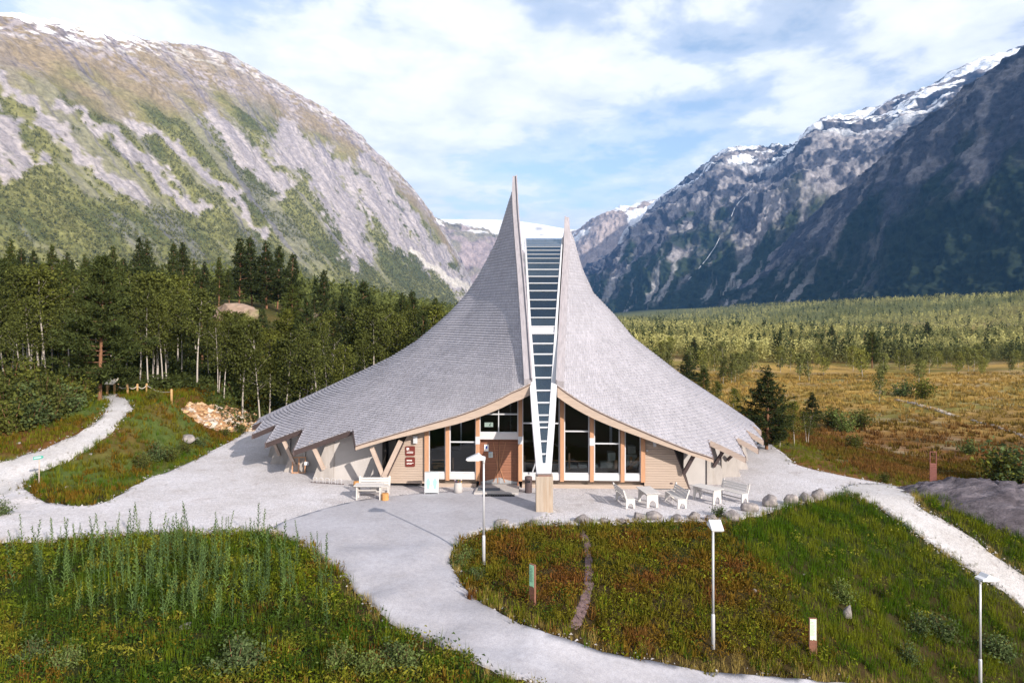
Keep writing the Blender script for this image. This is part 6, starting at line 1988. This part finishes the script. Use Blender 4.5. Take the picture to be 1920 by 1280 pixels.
# right verge, meadow edge
x, y, d, r = field(14, 46, 36, 62, 9, 3)
k = (y > 39.6) | (x > 21.5); x, y, d = x[k], y[k], d[k]
n1 = fbm(x / 3, y / 3, 3, 221)
nearv = sstep(5, 1, d); isg = r.random(len(x)) < np.clip(nearv * .95 + .1, 0, 1)
gc = gr2 * (.6 + .6 * n1[:, None]); hc = np.array((.125, .062, .020)) * (1 - sstep(.4, .6, n1))[:, None] + np.array((.10, .068, .014)) * sstep(.4, .6, n1)[:, None]
cover('verge_grass', x[isg], y[isg], GRASS, r.uniform(.5, .95, isg.sum()), gc[isg], 'grass verge behind the gravel', 7)
cover('meadow_heath', x[~isg], y[~isg], HEATH, r.uniform(1.0, 1.9, (~isg).sum()), hc[~isg], 'russet heath of the near meadow', 8)
x, y, d, r = field(20, 170, 60, 150, .9, 4)
n1 = fbm(x / 6, y / 3, 3, 231); w = sstep(75, 100, y)[:, None]
c = (np.array((.135, .068, .022)) * (1 - sstep(.4, .6, n1))[:, None] + np.array((.11, .075, .016)) * sstep(.4, .6, n1)[:, None]) * (1 - w) + (np.array((.32, .210, .062)) * (1 - sstep(.45, .65, n1))[:, None] + np.array((.21, .150, .040)) * sstep(.45, .65, n1)[:, None]) * w
cover('bog_grass', x, y, HEATH, r.uniform(1.6, 3.2, len(x)), c, 'golden and russet bog grass of the meadow', 9)


# loose stones and stray tufts where gravel and turf meet
def rim(n, seed, lo_, hi_):
    r = np.random.default_rng(seed); X, Y = [], []
    for p in SHEETS:
        i = r.integers(0, len(p), n); q = p[i] + r.normal(size=(n, 2)) * .35
        ins = inside(p, q[:, 0], q[:, 1]); dd = near_on(p, q[:, 0], q[:, 1])[2] * np.where(ins, 1, -1); k = (dd > lo_) & (dd < hi_) & (q[:, 1] < 62); X.append(q[k, 0]); Y.append(q[k, 1])
    return np.concatenate(X), np.concatenate(Y), r
x, y, r = rim(1500, 71, -.35, .25)
k = ~inside(ASPHALT, x, y); x, y = x[k], y[k]; n = len(x)
oc = np.array([(1, 0, 0), (-.8, .5, 0), (-.5, -.9, 0), (0, 0, .8)], float); s = .02 + .05 * r.random(n) ** 2
V = oc[None] * s[:, None, None] * r.uniform(.6, 1.4, (n, 4, 1)); a = r.uniform(0, 6.28, n); ca, sa = np.cos(a)[:, None], np.sin(a)[:, None]
V = np.stack([V[..., 0] * ca - V[..., 1] * sa, V[..., 0] * sa + V[..., 1] * ca, V[..., 2]], -1) + np.stack([x, y, ground(x, y) + .02], 1)[:, None]
o = npobj('loose_gravel', V.reshape(-1, 3), (np.array([(0, 1, 3), (1, 2, 3), (2, 0, 3)])[None] + (np.arange(n) * 4)[:, None, None]).reshape(-1, 3), M['tint'], col=np.repeat(np.array((.38, .36, .37)) * r.uniform(.5, 1.2, (n, 1)), 4, 0)); tag(o, 'loose stones along the gravel edges', kind='stuff')
x, y, r = rim(320, 72, -.1, .45); k = ~inside(ASPHALT, x, y); x, y = x[k], y[k]
cover('edge_tufts', x, y, GRASS, r.uniform(.18, .5, len(x)), (np.array((.11, .115, .035)) * r.uniform(.6, 1.4, (len(x), 1))), 'stray grass tufts creeping over the gravel edges', 73, zoff=.0)
# willowherb stalks
def stalk(seed):
    r = np.random.default_rng(seed); h = 1.15; V, fq = [], []
    bx, by = r.uniform(-.06, .06, 2)
    parts = [limb((0, 0, 0), (bx * .5, by * .5, h * .6), .009, .006), limb((bx * .5, by * .5, h * .6), (bx, by, h), .006, .002)]
    for k in range(46):
        t = .12 + .88 * k / 46; z = h * t; a = k * 2.4 + r.uniform(-.3, .3); L = (.15 - .09 * t) * r.uniform(.8, 1.2); el = .35 + .6 * t
        c = np.array([bx * t, by * t, z]); d = np.array([math.cos(a) * math.cos(el), math.sin(a) * math.cos(el), math.sin(el)]); s = np.array([-math.sin(a), math.cos(a), 0]) * .017
        parts.append((np.array([c, c + d * L * .5 + s, c + d * L, c + d * L * .5 - s]), np.array([(0, 1, 2, 3)])))
    V, f = join(parts); return npmesh('stalk', V, f, M['fireweed'])


M['fireweed'] = leaf_mat('willowherb_leaves', (.088, .140, .050), .4, .2, obj_var=.3)
ST = [stalk(s) for s in range(5)]
rt = random.Random(8); n = 0
while n < 298:
    px = rt.gauss(330, 150) if rt.random() < .75 else rt.uniform(20, 620); py = rt.uniform(1008, 1180)
    if not 20 < px < 620: continue
    if py > 1120 and rt.random() < .5: continue
    q = gpt(px, py)
    if paved(np.array([q.x]), np.array([q.y]))[0]: continue
    o = bpy.data.objects.new('willowherb', ST[rt.randrange(5)]); COL.objects.link(o); o.location = (q.x, q.y, q.z - .03); s = rt.choice((.55, .8, 1.0, 1.15, 1.3)) * rt.uniform(.85, 1.15); o.scale = (s * 1.1, s * 1.1, s); o.rotation_euler = (rt.gauss(0, .10), rt.gauss(.03, .10), rt.uniform(0, 6.28))
    tag(o, 'tall green willowherb stalk on the bank left of the drive', 'willowherb', 'willowherb stalks'); n += 1

# ------------------------------------------------------------------ air of the valley
m = bpy.data.materials.new('valley_air'); m.use_nodes = True
nt = m.node_tree; nt.nodes.clear()
o_ = N(nt, 'ShaderNodeOutputMaterial'); pv = N(nt, 'ShaderNodeVolumePrincipled')
pv.inputs['Color'].default_value = (0.14, 0.42, 1.0, 1)
pv.inputs['Density'].default_value = 4.8e-5
pv.inputs['Anisotropy'].default_value = 0.1
nt.links.new(pv.outputs[0], o_.inputs['Volume'])
hz = MB().span((-9600, -460, -60), (9600, 14400, 1750)).build('haze', m)
tag(hz, 'thin blue air filling the valley', kind='stuff')
